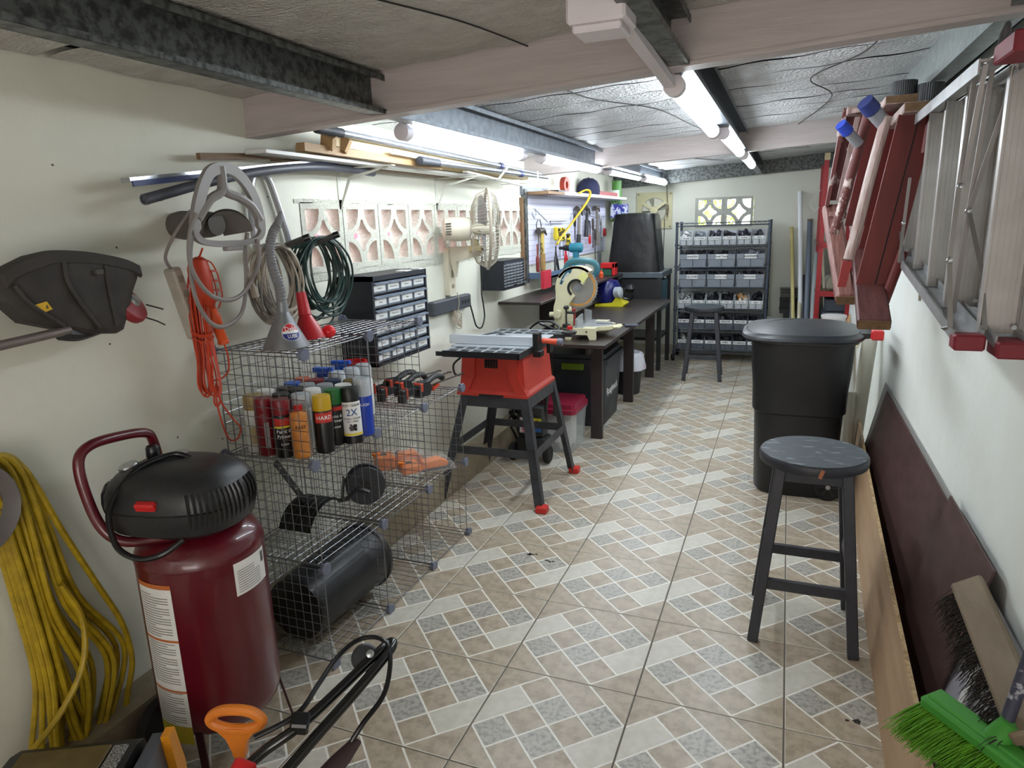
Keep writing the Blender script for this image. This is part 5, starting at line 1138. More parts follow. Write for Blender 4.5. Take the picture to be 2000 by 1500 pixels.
b=B(); b.tube(cr([(-1.62,7.18,1.58),(-1.60,7.2,1.50),(-1.60,7.22,1.42),(-1.59,7.16,1.37),(-1.58,7.10,1.33)],5),.012,8,flat=.5); peg('pry_tool',b,mat('sky_blue_tool','4b9ac9',.4),'sky blue flat pry tool hanging beside the black cover','pry bar')
b=B(); 
t=thing('tool_tray','slate blue plastic tool tray on the wall below the pegboard','tray',(XL,5.4,1.07))
b=B(); b.bb((XL,4.90,1.085),(XL+.16,5.95,1.10)); b.bb((XL+.15,4.90,1.085),(XL+.16,5.95,1.13)); b.bb((XL,4.90,1.085),(XL+.16,4.91,1.13)); b.bb((XL,5.94,1.085),(XL+.16,5.95,1.13)); obj('tray_shell',b,mat('slate_blue_tray','5a6f8c',.4),t)
b=B(); b.bb((XL+.14,4.80,1.02),(XL+.165,4.97,1.15)); one('red_sleeve',b,mat('crimson_plastic','c02a3e',.4),'flat crimson holder at the left end of the tool tray','holder')
b=B(); b.cyl((XL+.14,5.05,1.085),(XL+.14,5.05,.98),.005,seg=8); one('chisel',b,mblk,'thin black tool poking down through the left end of the tray','tool')
# things below the benches and saw
mtot=mat('charcoal_tote','2c3038',.45)
def tote(x0,x1,y0,y1,h,bm_,lm,label,lidlab,hand=None,clear=False,lidh=.05,z=0):
    t=thing('storage_tote',label,'storage box',((x0+x1)/2,(y0+y1)/2,z))
    cx,cy=(x0+x1)/2,(y0+y1)/2; w,d=(x1-x0)/2,(y1-y0)/2
    def R4(k,zz): return [(cx+w*k*sx,cy+d*k*sy,zz) for sx,sy in ((-1,-.85),(-.88,-1),(.88,-1),(1,-.85),(1,.85),(.88,1),(-.88,1),(-1,.85))]
    b=B(); b.loft([R4(.84,z+.0),R4(.86,z+.01),R4(.96,z+h-.03),R4(1.0,z+h-.028),R4(1.0,z+h)]); obj('tub',b,bm_,t)
    b=B(); b.loft([R4(1.03,z+h-.012),R4(1.03,z+h+lidh*.35),R4(.95,z+h+lidh*.4),R4(.93,z+h+lidh),R4(.6,z+h+lidh)]); obj('lid',b,lm,t,label=lidlab)
    return t
tc=tote(-1.52,-1.225,4.10,4.44,.285,mat('clear_tub','d5dde0',.15,alpha=.35),mat('burgundy_lid','8f1f3c',.35),'clear storage tub with burgundy lid on the floor by the bench leg','burgundy lid')
for k,(x,y) in enumerate(((-1.44,4.2),(-1.33,4.2),(-1.33,4.33),(-1.44,4.33))):
    b=B(); b.lathe([(.045,0),(.05,.02),(.05,.19),(.045,.2),(.001,.2)],(x,y,.01),seg=20); one('white_roll',b,mcw,'white paper roll inside the clear tub, '+['near left','near right','far right','far left'][k]+' of four','roll','rolls inside the clear tub')
b=B(); b.lathe([(.022,-.001),(.027,-.001),(.027,.001),(.022,.001)],(-1.35,4.112,.10),(0,1,.08),24,cap=False); 
for k in range(4): b.box((-1.35,4.112,.086+.009*k),(.036,.0015,.0035))
obj('round_mark',b,mtw,tc)
tt2=tote(-1.66,-1.17,4.72,5.30,.50,mtot,mtot,'large charcoal tote with olive green latch and white lettering under the near bench','charcoal lid',z=0)
b=B(); b.bb((-1.50,4.695,.44),(-1.33,4.72,.49),bev=.006); obj('latch',b,mat('olive_latch','6f8a1f',.4),tt2,label='olive green latch')
b=B(); b.prism([(4.86,.20),(5.16,.20),(5.16,.30),(4.86,.30)],(-1.196,0,0),(0,1,0),(0,0,1),(.004,0,0)); obj('name_plate',b,mtot,tt2)
lettering('Roughneck',(-1.190,5.0,.25),(0,1,0),(0,0,1),.075,mtw,tt2,bold=.02)
t=thing('waste_bin','black bin lined with a white and pink plastic bag under the far bench','bin',(-1.25,5.85,0))
b=B(); b.lathe([(.10,0),(.105,.005),(.13,.30),(.001,.30)],(-1.25,5.85,0),seg=24); obj('bin_body',b,mblk,t)
b=B(); 
b.loft([[(-1.25+(.138*k+.006*math.sin(7*a+z*30))*math.cos(a),5.85+(.138*k+.006*math.sin(5*a+z*20))*math.sin(a),z) for a in [2*PI*i/32 for i in range(32)]] for k,z in ((1.1,.22),(1.12,.25),(1.05,.30),(1.0,.345),(.8,.37),(.5,.36))]); obj('bin_bag',b,mat('translucent_bag','d7d9e6',.35,var='d89cb4',sc=5,thr=(.52,.6)),t,label='white and pink bin bag')
t=thing('pressure_washer','small black pressure washer on two wheels beneath the table saw','pressure washer',(-1.48,3.95,0))
b=B(); b.bb((-1.56,3.90,.06),(-1.36,4.05,.16),bev=.02,seg=2); b.bb((-1.54,3.92,.16),(-1.38,4.03,.36),bev=.015,seg=2); obj('body',b,mblk,t)
for x in (-1.585,-1.35):
    b=B(); b.lathe([(.02,-.018),(.05,-.02),(.058,-.012),(.058,.012),(.05,.02),(.02,.018)],(x,3.92,.058),(1,0,0),20); obj('wheel',b,mrub,t)
b=B(); b.bb((-1.535,3.915,.19),(-1.46,3.919,.29)); obj('spec_label',b,mat('label_print','e2dfdf',.5,var='c9526a',sc=45,thr=(.55,.57),amt=1),t)
b=B(); b.bb((-1.44,3.915,.24),(-1.39,3.919,.29)); obj('warning_label',b,mat('yellow_print','d9cf2c',.5),t)
b=B(); b.bb((-1.44,3.915,.20),(-1.39,3.919,.235)); obj('blue_label',b,mat('blue_print','2d5fa8',.5),t)
lettering('8',(-1.415,3.9145,.265),(1,0,0),(0,0,1),.03,mprint,t,bold=.02)
b=B(); random.seed(12)
for k in range(7):
    b.tube(cr([(-1.58+.01*k+.07*math.cos(a+k)*.6,3.98+.05*math.sin(a*2+k),.20+.11*math.sin(a)+.01*k) for a in [2*PI*i/8 for i in range(8)]],4,True),.008,7,closed=True)
for k in range(4): b.tube(cr([(-1.60+.02*k,4.0,.30),(-1.57+.03*k,4.0,.42),(-1.50+.03*k,4.02,.44),(-1.45+.02*k,4.02,.36)],5),.009,7)
obj('hose_coil',b,mblks,t)
b=B(); b.tube(cr([(-1.38,3.98,.30),(-1.36,3.98,.44),(-1.34,4.04,.44),(-1.34,4.04,.28)],5),.01,8); obj('lance',b,mblk,t)

# ---------- far wall: exhaust fan, wire rack, conduit ----------
mex=mat('yellowed_cream','c5c09c',.5,var='b5ae86',sc=10,amt=.5)
t=thing('exhaust_fan','yellowed square exhaust fan with three arm motor mount on the far wall','exhaust fan',(-1.385,YF,1.39))
cx,cz=-1.385,1.585
b=B(); n=40; h=.195
inn=[(cx+.135*math.cos(2*PI*i/n),cz+.135*math.sin(2*PI*i/n)) for i in range(n)]
out=[]
for i in range(n):
    a=2*PI*i/n; c_,s_=math.cos(a),math.sin(a); m_=max(abs(c_),abs(s_)); out.append((cx+h*c_/m_,cz+h*s_/m_))
vi=[[b.bm.verts.new((x,y,z)) for x,z in q] for q,y in ((out,YF-.001),(out,YF-.012),(inn,YF-.012),(inn,YF-.05),(inn,YF-.001))]
b.skin([vi[0],vi[1],vi[2],vi[4]],cap=False); obj('square_plate',b,mex,t)
b=B(); b.lathe([(.135,0),(.135,.006)],(cx,YF-.001,cz),(0,-1,0),40); obj('duct_shadow',b,mat('duct_grey','8f9080',.7,var='6f6f60',sc=8),t)
b=B(); b.lathe([(.001,.06),(.04,.058),(.045,.045),(.045,.02),(.001,.02)],(cx,YF,cz),(0,-1,0),24); obj('motor',b,mex,t)
for a in (35,145,-60):
    b=B(); d=V((math.cos(dg(a)),0,math.sin(dg(a)))); b.bar(V((cx,YF-.035,cz))+d*.04,V((cx,YF-.025,cz))+d*.15,.03,.012,up=(0,1,0)); obj('mount_arm',b,mex,t)
for k in range(4):
    b=B(); a0=PI/2*k+.5
    b.grid(lambda u,v:(cx+(.03+.1*u)*math.cos(a0+1.1*v),YF-.016-.012*v,cz+(.03+.1*u)*math.sin(a0+1.1*v)),4,6); obj('fan_blade',b,mat('pale_blade','b9b8a8',.5),t,fix=False)
for sx in (-1,1):
    for sz in (-1,1):
        b=B(); b.cyl((cx+sx*.175,YF-.012,cz+sz*.175),(cx+sx*.175,YF-.016,cz+sz*.175),.007,seg=10); obj('screw',b,mdark,t)
t=thing('pull_cord','brown plug and cord hanging in front of the exhaust fan','cord',(-1.24,YF,1.5))
b=B(); b.tube(cr([(-1.245,7.72,1.88),(-1.245,7.74,1.75),(-1.24,7.74,1.66)],4),.004,6); obj('cord',b,mat('brown_cord','6b5a44',.5),t)
b=B(); b.cyl((-1.245,7.7,1.90),(-1.245,7.7,1.85),.018,seg=12); b.box((-1.24,7.74,1.62),(.03,.02,.05),bev=.004); b.cyl((-1.24,7.74,1.6),(-1.24,7.74,1.53),.01,seg=10); obj('plug',b,mat('brown_plug','6f614d',.5),t)
b=B(); b.cyl((XL,YF-.015,1.893),(.45,YF-.015,2.0),.012,seg=10); o=one('conduit',b,mat('grey_conduit','6a6d70',.5),'thin grey conduit along the top of the far wall under the beam','pipe')
b=B(); b.bb((-.78,YF-.05,1.895),(-.70,YF,1.935),bev=.005); one('sensor_box',b,mplast,'small white sensor box on the far wall conduit','sensor')
t=thing('junction_box','white plastic junction box with conduit beside the near end of the right tube row','junction box',(-.38,1.48,1.9))
b=B(); b.bb((-.435,1.42,1.885),(-.315,1.53,1.965),bev=.006); b.bb((-.425,1.43,1.87),(-.325,1.52,1.886),bev=.004); obj('box',b,mplast,t)
b=B(); b.cyl((-.39,1.405,1.95),(-.39,1.42,1.95),.018,seg=14); obj('cable_gland',b,mblks,t)
b=B(); b.bar((-.345,1.53,1.91),(-.345,2.17,1.885),.03,.02); obj('conduit',b,mplast,t)
# wire rack with bins
mrk=mat('slate_wire','4c5563',.4,.4); RX0,RX1,RY0,RY1=-1.075,-.170,7.38,7.70
t=thing('wire_rack','slate grey wire rack on castors full of labelled grey bins against the far wall','rack',(-.62,7.54,0))
for x in (RX0,RX1):
    for y in (RY0,RY1):
        b=B(); b.cyl((x,y,.075),(x,y,1.45),.0135,seg=14); b.lathe([(.0165,1.445),(.0165,1.455),(.001,1.456)],(x,y,0),seg=12)
        for k in range(6): b.cyl((x,y,1.21-.225*k+.0),(x,y,1.235-.225*k),.018,seg=12)
        po=obj('post',b,mrk,t)
        b=B(); b.lathe([(.008,-.014),(.033,-.015),(.036,-.008),(.036,.008),(.033,.015),(.008,.014)],(x-.01,y-.02,.036),(1,.4,0),18); b.cyl((x,y,.05),(x,y,.08),.012,seg=10); obj('castor',b,mrub,po)
LV=[.100,.330,.553,.776,.990,1.212,1.440]
LV=[.125,.345,.563,.786,.992,1.215,1.44]
for z in LV:
    b=B()
    for y in (RY0,RY1): b.cyl((RX0,y,z),(RX1,y,z),.004,seg=6); b.cyl((RX0,y,z-.03),(RX1,y,z-.03),.004,seg=6)
    for x in (RX0,RX1): b.cyl((x,RY0,z),(x,RY1,z),.004,seg=6); b.cyl((x,RY0,z-.03),(x,RY1,z-.03),.004,seg=6)
    for k in range(36):
        x=RX0+(RX1-RX0)*(k+.5)/36; b.tube([(x,RY0,z+.002),(x,RY1,z+.002)],.002,4,cap=False)
    for k in range(18):
        x=RX0+(RX1-RX0)*k/18; w=(RX1-RX0)/18; b.tube([(x,RY0,z),(x+w/2,RY0,z-.03),(x+w,RY0,z)],.002,4,cap=False)
    obj('wire_shelf',b,mrk,t)
b=B(); b.bb((RX0+.02,RY1+.004,.12),(RX1-.02,RY1+.008,1.40)); 
b.bm.free()
def bin_(x0,x1,z,h,front,m,mlab,text,label,grp,fill,deep=.26,lab=True,ts=None,split=False):
    t=thing('storage_bin',label,'bin',((x0+x1)/2,RY0+.01,z),grp); w=x1-x0; y0=RY0+.008; y1=y0+deep
    b=B(); th=.004
    b.prism([(y0+.012,0),(y1,0),(y1,h),(y0+.06,h),(y0,front),(y0,front*.55)],(x0,0,z),(0,1,0),(0,0,1),(th,0,0))
    b.prism([(y0+.012,0),(y1,0),(y1,h),(y0+.06,h),(y0,front),(y0,front*.55)],(x1-th,0,z),(0,1,0),(0,0,1),(th,0,0))
    b.bb((x0,y0+.012,z),(x1,y1,z+th)); b.bb((x0,y1-th,z),(x1,y1,z+h)); 
    b.loft([[(x0+k,y,z+zz),(x1-k,y,z+zz),(x1-k,y+th,z+zz),(x0+k,y+th,z+zz)] for k,y,zz in ((.012,y0+.014,0),(.006,y0+.006,front*.6),(0,y0,front*.62),(0,y0-.002,front))])
    bd=obj('bin_shell',b,m,t)
    b=B(); xm=(x0+x1)/2; b.bb((xm-.003,y0-.001,z+.004),(xm+.003,y0+.014,z+front*.6)); obj('divider_rib',b,mat('dark_rib','4d545e',.5),bd)
    if lab:
        lw=min(w*.62,.115) if not split else w*.86; zz=z+front*.81
        b=B(); b.bb((xm-lw/2,y0-.005,zz-front*.17),(xm+lw/2,y0-.003,zz+front*.17)); obj('bin_label',b,mat('paper_white','eceeee'),bd)
        if text:
            b=text_into(B(),text,(xm,y0-.0056,zz),(1,0,0),(0,0,1),ts or front*.24,bold=.02); obj('lettering',b,mprint,bd,fix=False)
    b=B(); random.seed(int(x0*1000)+int(z*777)); 
    for k in range(int(5+w*50)):
        b.box((random.uniform(x0+.02,x1-.02),random.uniform(y0+.04,y1-.03),z+h*.45+random.uniform(0,h*.42)),(random.uniform(.015,.05),random.uniform(.01,.05),random.uniform(.01,.06)),(random.uniform(-1,1),random.uniform(-1,1),random.uniform(0,3)))
    o=obj('bin_contents',b,fill,t); o['kind']='stuff'
    return t
mlg=mat('pale_grey_bin','c6ccd0',.45); mmg=mat('mid_grey_bin','8b939d',.45); mdgb=mat('charcoal_bin','666d78',.45)
fw=mat('white_packets','dfe0e0',.5,var='6f7076',sc=30,thr=(.5,.56),amt=1); fk=mat('dark_oddments','26262b',.5,var='4b4b55',sc=25); fg=mat('grey_packets','9aa0aa',.45,var='55555f',sc=25,thr=(.5,.6),amt=1); fo=mat('amber_packets','d98f2b',.5,var='e9e4da',sc=18,thr=(.5,.53),amt=1); fp=mat('purple_packets','3b3547',.5,var='b9b9c4',sc=20,thr=(.55,.6),amt=1)
W=(RX1-RX0-.05)/6; X0=RX0+.025
ords=['leftmost','second','third','fourth','fifth','rightmost']
for k in range(6):
    bin_(X0+k*W+.004,X0+(k+1)*W-.004,LV[5]+.004,.145,.085,mlg,None,['Sawzall','Drill Bits','Wrenches','Chisels','Sockets','Paint'][k],'pale grey bin, %s on the top bin row of the wire rack'%ords[k],'pale bins on the top bin row',[fw,fg,fp,fk,fp,fk][k])
    if k!=2: bin_(X0+k*W+.004,X0+(k+1)*W-.004,LV[2]+.004,.145,.085,mlg,None,['Electric','Glue','Tape','Caulk','Hooks','Lights'][k],'pale grey bin, %s on the fourth bin row of the wire rack'%ords[k],'pale bins on the fourth bin row',[fw,fk,fg,fk,fo,fk][k])
    else: bin_(X0+k*W+.004,X0+(k+1)*W-.004,LV[2]+.004,.145,.085,mlg,None,'Tape','pale grey bin, third on the fourth bin row of the wire rack','pale bins on the fourth bin row',fk)
W=(RX1-RX0-.05)/3; o3=['left','middle','right']
for k in range(3):
    bin_(X0+k*W+.006,X0+(k+1)*W-.006,LV[4]+.004,.165,.13,mmg,None,['SANDERS','Small Tools','SANDPAPER'][k],'wide grey bin labelled '+['sanders','small tools','sandpaper'][k]+' on the second bin row',None,[fk,fk,fg][k],ts=.026)
    bin_(X0+k*W+.006,X0+(k+1)*W-.006,LV[3]+.004,.165,.13,mmg,None,['GLOVES','Tape/Flex Cable','BIB POCKETS'][k],'wide grey bin on the third bin row, '+['labelled gloves','middle of three','right of three'][k],None,[fk,fk,fp][k],ts=[.031,.019,.021][k])
W=(RX1-RX0-.05)/6
for k in range(6):
    bin_(X0+k*W+.001,X0+(k+1)*W-.001,LV[1]+.004,.13,.10,mdgb,None,['HP MISC.','METAL','D-RINGS','WOOD','WOOD','WOOD'][k],'charcoal bin, %s on the fifth bin row behind the far stool'%ords[k],'charcoal bins on the fifth bin row',fk,ts=.028,split=True)
    bin_(X0+k*W+.001,X0+(k+1)*W-.001,LV[0]+.004,.13,.10,mdgb,None,['ELECTRO','CAULK','ELECT.','WIRE','PLUMBING','PLUGS'][k],'charcoal bin, %s on the lowest bin row of the wire rack'%ords[k],'charcoal bins on the lowest bin row',fw if k in(0,) else fk,ts=.022,split=True)
# stools
def stool():
    t=thing('bar_stool','x','stool',(0,0,0))
    mbs=mat('charcoal_paint','2b2d35',.45,var='3a3c44',sc=25,amt=.6); mtop=mat('scuffed_seat','3c4348',.5,var='7d858a',sc=18,amt=.9,thr=(.56,.68),stretch=(1,3,1))
    b=B(); b.lathe([(.165,.645),(.178,.652),(.18,.66),(.18,.678),(.176,.685),(.001,.686)],seg=48); s=obj('seat',b,[mbs],t,world=False)
    b=B(); b.lathe([(.174,.6855),(.174,.6868),(.001,.687)],seg=48); obj('seat_top',b,mtop,s,world=False)
    F=[(.165,-.165),(.165,.165),(-.165,.165),(-.165,-.165)]; T=[(.105,-.105),(.105,.105),(-.105,.105),(-.105,-.105)]
    for f,g in zip(F,T):
        b=B(); b.bar((f[0],f[1],0),(g[0],g[1],.65),.036,.036,up=(1,0,0),bev=.003); obj('leg',b,mbs,t,world=False)
    def at(i,z): k=z/.65; return V((F[i][0]+(T[i][0]-F[i][0])*k,F[i][1]+(T[i][1]-F[i][1])*k,z))
    for i,j,z in ((0,3,.225),(1,2,.225),(0,1,.30),(2,3,.30)):
        b=B(); b.bar(at(i,z),at(j,z),.022,.038,up=(0,0,1),bev=.002); obj('rung',b,mbs,t,world=False)
    for i,j in ((0,1),(1,2),(2,3),(3,0)):
        b=B(); b.bar(at(i,.625),at(j,.625),.02,.04,up=(0,0,1)); obj('apron',b,mbs,t,world=False)
    return t
s1=stool(); s1['label']='black wooden bar stool with scuffed seat in the right foreground'; s1['group']='wooden bar stools'; s1.location=(.128,2.52,0); s1.rotation_euler=(0,0,dg(0))
s2=dup(s1,(-.69,6.60,0),dg(4),'black wooden bar stool standing in front of the wire rack')
b=B(); b.box((.02,-.181,.665),(.012,.003,.03),(0,.3,0)); obj('bare_wood_chip',b,mat('bare_wood','a86b4a',.6),s1,world=False)
# wheeled bin
t=thing('wheeled_bin','large black wheeled refuse bin with domed lid behind the near stool','bin',(.11,4.03,0))
mbin=mat('bin_black','161719',.42,var='1e1f22',sc=9,amt=.6,bump=.04)
def rr(cx,cy,w,d,z,e=.45,n=40):
    return [(cx+w*abs(math.cos(2*PI*i/n))**e*(1 if math.cos(2*PI*i/n)>0 else -1),cy+d*abs(math.sin(2*PI*i/n))**e*(1 if math.sin(2*PI*i/n)>0 else -1),z) for i in range(n)]
b=B(); b.loft([rr(.105,4.04,w,d,z) for w,d,z in ((.20,.24,0),(.212,.25,.02),(.222,.262,.30),(.228,.268,.46),(.240,.278,.47),(.243,.28,.60),(.252,.29,.70),(.258,.30,.845),(.275,.315,.85),(.275,.315,.865))]); obj('bin_body',b,mbin,t)
b=B(); b.loft([rr(.10,4.04,w,d,z,.62) for w,d,z in ((.305,.335,.862),(.31,.34,.87),(.305,.335,.882),(.285,.315,.892),(.28,.31,.90),(.22,.25,.912),(.14,.17,.921),(.03,.04,.924))]); b.tube(cr([(-.12,3.98,.906),(-.02,4.14,.918),(.15,4.20,.916),(.28,4.16,.905)],6),.006,6); obj('domed_lid',b,mat('bin_lid','1f2227',.4,var='282c32',sc=6),t)
b=B(); b.prism([(.33,.80),(.35,.86),(.47,.872),(.47,.895),(.30,.89),(.30,.70)],(0,3.90,0),(1,0,0),(0,0,1),(0,.26,0)); obj('handle_bracket',b,mbin,t)
b=B(); b.cyl((.45,3.84,.905),(.45,4.22,.905),.014,seg=12); obj('handle_bar',b,mblks,t)
b=B(); b.bb((.42,3.80,.875),(.475,3.86,.922),bev=.005); obj('red_hinge_cap',b,mred,t)
for y in (3.80,4.24):
    b=B(); b.lathe([(.02,-.02),(.07,-.022),(.078,-.012),(.078,.012),(.07,.022),(.02,.016),(.018,.0)],(.275,y,.078),(0,1,0),28); wh=obj('wheel',b,mrub,t)
    for k in range(6):
        b=B(); a=2*PI*k/6; b.bar(V((.275,y-.022,.078))+V((math.cos(a),0,math.sin(a)))*.012,V((.275,y-.022,.078))+V((math.cos(a),0,math.sin(a)))*.055,.008,.006,up=(0,1,0)); obj('spoke',b,mblk,wh)
    b=B(); b.lathe([(.001,.026),(.012,.025),(.014,.018)],(.275,y,.078),(0,-1,0),14); obj('axle_cap',b,msteel,wh)
b=B(); b.tube(cr([(.06,3.765,.10),(.10,3.762,.14),(.16,3.762,.19),(.24,3.762,.205),(.30,3.77,.19)],5),.008,6); obj('wheel_arch',b,mbin,t)

# ---------- right wall ----------
malc=mat('worn_aluminium','a9aaab',.4,.5,var='8a8886',sc=10,amt=.7,bump=.03); malp=mat('aluminium_tread','b4b1ae',.4,.45,var='96918c',sc=6,amt=.6,bump=.04); mredw=mat('faded_red_cap','7f1d2b',.6,var='6a1722',sc=20)
t=thing('aluminium_ladder','worn aluminium stepladder with faded red feet hung sideways on the right wall','ladder',(.45,2.8,1.2))
def chan(p,q,w,h,name,m=malc):
    """channel section along p-q, w in x, h in z"""
    b=B(); p,q=V(p),V(q)
    b.bar(p,q,w,.004,up=(0,0,1)); b.bar(p+V((-w/2,0,h/2-.002)),q+V((-w/2,0,h/2-.002)),.004,h,up=(0,0,1)); b.bar(p+V((w/2,0,h/2-.002)),q+V((w/2,0,h/2-.002)),.004,h,up=(0,0,1))
    return obj(name,b,m,t)
LA=((.430,1.97,1.185),(.415,4.3,1.485)); LB=((.510,1.93,1.178),(.500,4.3,1.45))
UA=((.415,1.97,1.835),(.430,3.15,1.83)); UB=((.505,1.93,1.842),(.505,3.15,1.84))
chan(*LA,.062,.03,'front_stile'); chan(*LB,.060,.03,'rear_stile')
for (p,q),nm in ((UA,'front_stile'),(UB,'rear_stile')):
    b=B(); b.bar(p,q,.062,.006,up=(0,0,1)); b.bar(V(p)+V((-.029,0,-.012)),V(q)+V((-.029,0,-.012)),.004,.034,up=(0,0,1)); obj(nm,b,malc,t)
for x,z in ((.430,1.168),(.512,1.158)):
    b=B(); b.bb((x-.034,1.945 if x<.5 else 1.905,z-.004),(x+.034,2.0,z+.036),bev=.005); obj('red_foot',b,mredw,t,label='faded red foot')
for x,z in ((.445,1.845),(.518,1.855)):
    b=B(); b.bb((x-.036,1.80,z-.026),(x+.036,1.96,z+.016),bev=.004); obj('red_foot',b,mredw,t,label='faded red foot')
def atl(L,y,dz=0):
    p,q=V(L[0]),V(L[1]); k=(y-p.y)/(q.y-p.y); r=p.lerp(q,k); r.z+=dz; return r
for y in (2.03,2.30,2.57,2.84,3.11):
    lo=atl(LA,y).z+.004; lx=atl(LA,y).x
    b=B(); x0=lx+(.028 if y<2.2 else .0); x1=x0+.085
    for (xa,xb,ya,yb) in ((x0,x1,y,y+.003),(x0,x0+.003,y-.022,y),(x1-.003,x1,y-.022,y)):
        b.bb((xa,ya,lo),(xb,yb,1.826))
    for k in range(6): b.bb((x0+.012+k*.012,y-.001,lo),(x0+.014+k*.012,y,1.826))
    obj('tread',b,malp,t)
    for xz in (lo+.02,1.81):
        for xx in (x0+.01,x1-.01):
            b=B(); b.cyl((xx,y-.024,xz),(xx,y-.022,xz),.006,seg=10); obj('rivet',b,msteel,t)
mrod=mat('brace_rod','85817f',.4,.6)
for pts in ([(.398,2.06,1.84),(.39,2.06,1.55),(.385,2.04,1.38),(.395,2.0,1.215)],[(.398,2.06,1.56),(.405,2.0,1.84)],[(.385,2.04,1.38),(.40,2.02,1.21),(.392,2.07,1.20)],[(.44,2.10,1.84),(.43,2.12,1.5),(.43,2.16,1.23)],[(.43,2.12,1.5),(.475,2.02,1.83)],[(.43,2.12,1.5),(.46,2.05,1.35),(.47,2.0,1.21)],[(.395,2.9,1.62),(.39,2.9,1.45),(.385,2.88,1.32)],[(.548,2.0,1.82),(.545,2.0,1.2)],[(.385,2.95,1.46),(.395,2.86,1.32)]):
    b=B(); 
    for p,q in zip(pts,pts[1:]): b.bar(p,q,.011,.003,up=(0,1,0))
    obj('brace_rod',b,mrod,t)
for p in ((.392,2.05,1.56),(.384,2.035,1.38),(.428,2.115,1.5),(.40,1.99,1.835),(.40,2.04,1.835),(.388,2.895,1.46)):
    b=B(); b.lathe([(.008,0),(.006,.006),(.001,.008)],p,(-.3,-1,0),10); obj('rivet',b,msteel,t)
b=B(); b.lathe([(.012,0),(.012,.05),(.006,.075),(.001,.078)],(.43,1.995,1.84),(.1,0,1),12,sx=.4); obj('grey_end_tip',b,mat('grey_vinyl_tip','5a5b5d',.5),t)
b=B(); b.tube(cr([(.545,3.42,1.30),(.548,3.42,1.24),(.548,3.42,1.18)],3),.006,8); b.lathe([(.006,0),(.011,.01),(.006,.02)],(.548,3.42,1.17),(0,0,1),10); b.tube([(.548,3.42,1.17),(.55,3.42,1.12)],.0055,8); o=obj('rope',b,mat('frayed_rope','9c9584',.9,bump=.3,bsc=200)); tag(o,'short knotted rope end dangling below the ladders on the right wall','rope')
# red wooden ladders
mrw=mat('red_painted_wood','67170f',.55,var='52100b',sc=5,stretch=(4,4,.6),amt=.9,bump=.05); mrs=mat('splattered_red_wood','5e2a26',.6,var='c9b9b2',sc=22,thr=(.58,.66),amt=.95,stretch=(1,1,.7)); mpk=mat('whitewashed_wood','ad9c94',.6,var='7d5a54',sc=14,amt=.8,stretch=(4,4,.5)); mend=mat('cut_wood_end','7a5f42',.8,var='5e4730',sc=60,amt=.8); mbr2=mat('brown_red_stile','431a18',.6,var='6b403a',sc=9,stretch=(5,.6,1),amt=.7)
t=thing('wooden_ladder','big red painted wooden stepladder with wide treads hung on the right wall','ladder',(.38,3.5,1.1))
def plank(p,q,w,th,name,m,up=(0,0,1),endm=None,bev=.004,par=None):
    b=B(); b.bar(p,q,w,th,up=up,bev=bev); o=obj(name,b,m,par or t)
    if endm:
        p,q=V(p),V(q); d=(q-p).normalized(); b=B(); b.bar(p-d*.0015,p+d*.001,w-.006,th-.006,up=up); obj('cut_end',b,endm,o)
    return o
plank((.293,2.62,1.125),(.345,4.5,1.68),.105,.038,'lower_stile',mbr2,endm=mend,bev=.006)
plank((.43,2.86,1.855),(.43,4.6,1.82),.16,.034,'upper_stile',mpk,endm=mend)
plank((.36,3.02,1.905),(.37,4.4,1.87),.11,.03,'upper_stile',mpk,endm=mend)
for k,y in enumerate((2.93,3.32,3.72)):
    zl=1.20+(y-2.93)*.29; 
    b=B(); b.loft([[(.248+.03*k,y,zl),(.372+.02*k,y,zl),(.372+.02*k,y+.022,zl),(.248+.03*k,y+.022,zl)],[(.345+.02*k,y,1.84),(.462+.01*k,y,1.84),(.462+.01*k,y+.022,1.84),(.345+.02*k,y+.022,1.84)]]); tr=obj('tread',b,mrw,t)
    if k==0:
        b=B(); b.bar((.315,y-.001,zl+.01),(.41,y-.001,1.83),.004,.002,up=(0,1,0)); obj('tread_groove',b,mdark,tr)
        for f in (.1,.72): 
            b=B(); c=V((.34+.09*f,y-.002,zl+(1.84-zl)*f)); b.cyl(c,c+V((0,-.002,0)),.009,seg=12); obj('screw_head',b,mrw,tr)
b=B(); b.cyl((.350,2.90,1.17),(.398,2.905,1.36),.018,seg=14); obj('tread_dowel',b,mrw,t)
b=B(); b.cyl((.437,2.905,1.70),(.445,2.91,1.83),.016,seg=14); obj('tread_dowel',b,mrw,t)
b=B(); b.lathe([(.001,0),(.024,.002),(.02,.01)],(.345,2.89,1.158),(.1,0,1),16); obj('washer',b,mrw,t)
b=B(); b.loft([[(.195+dx,2.84+dy,1.235) for dx,dy in ((-.012,-.01),(.016,-.01),(.016,.012),(-.012,.012))],[(.208+dx,2.84+dy,1.33) for dx,dy in ((-.014,-.012),(.018,-.012),(.018,.012),(-.014,.012))]]); obj('leg_tip',b,mat('bright_red_paint','8f1a18',.5),t)
b=B(); b.tube(cr([(.213,2.84,1.335),(.235,2.85,1.45),(.262,2.86,1.62),(.30,2.87,1.83)],6),.0215,12,flat=.8); obj('rear_leg',b,mpk,t,label='whitewashed round leg')
t=thing('wooden_ladder','paint splattered dark red wooden stepladder, farther along the right wall, half hidden by the big red one','ladder',(.22,3.4,1.1))
t['label']='paint splattered dark red wooden ladder half hidden behind the big red one'
plank((.228,3.0,1.165),(.176,3.55,1.53),.075,.045,'lower_stile',mat('striped_red_grain','5b302a',.6,var='93695f',sc=9,stretch=(9,.4,1),amt=.9),endm=mend,bev=.012)
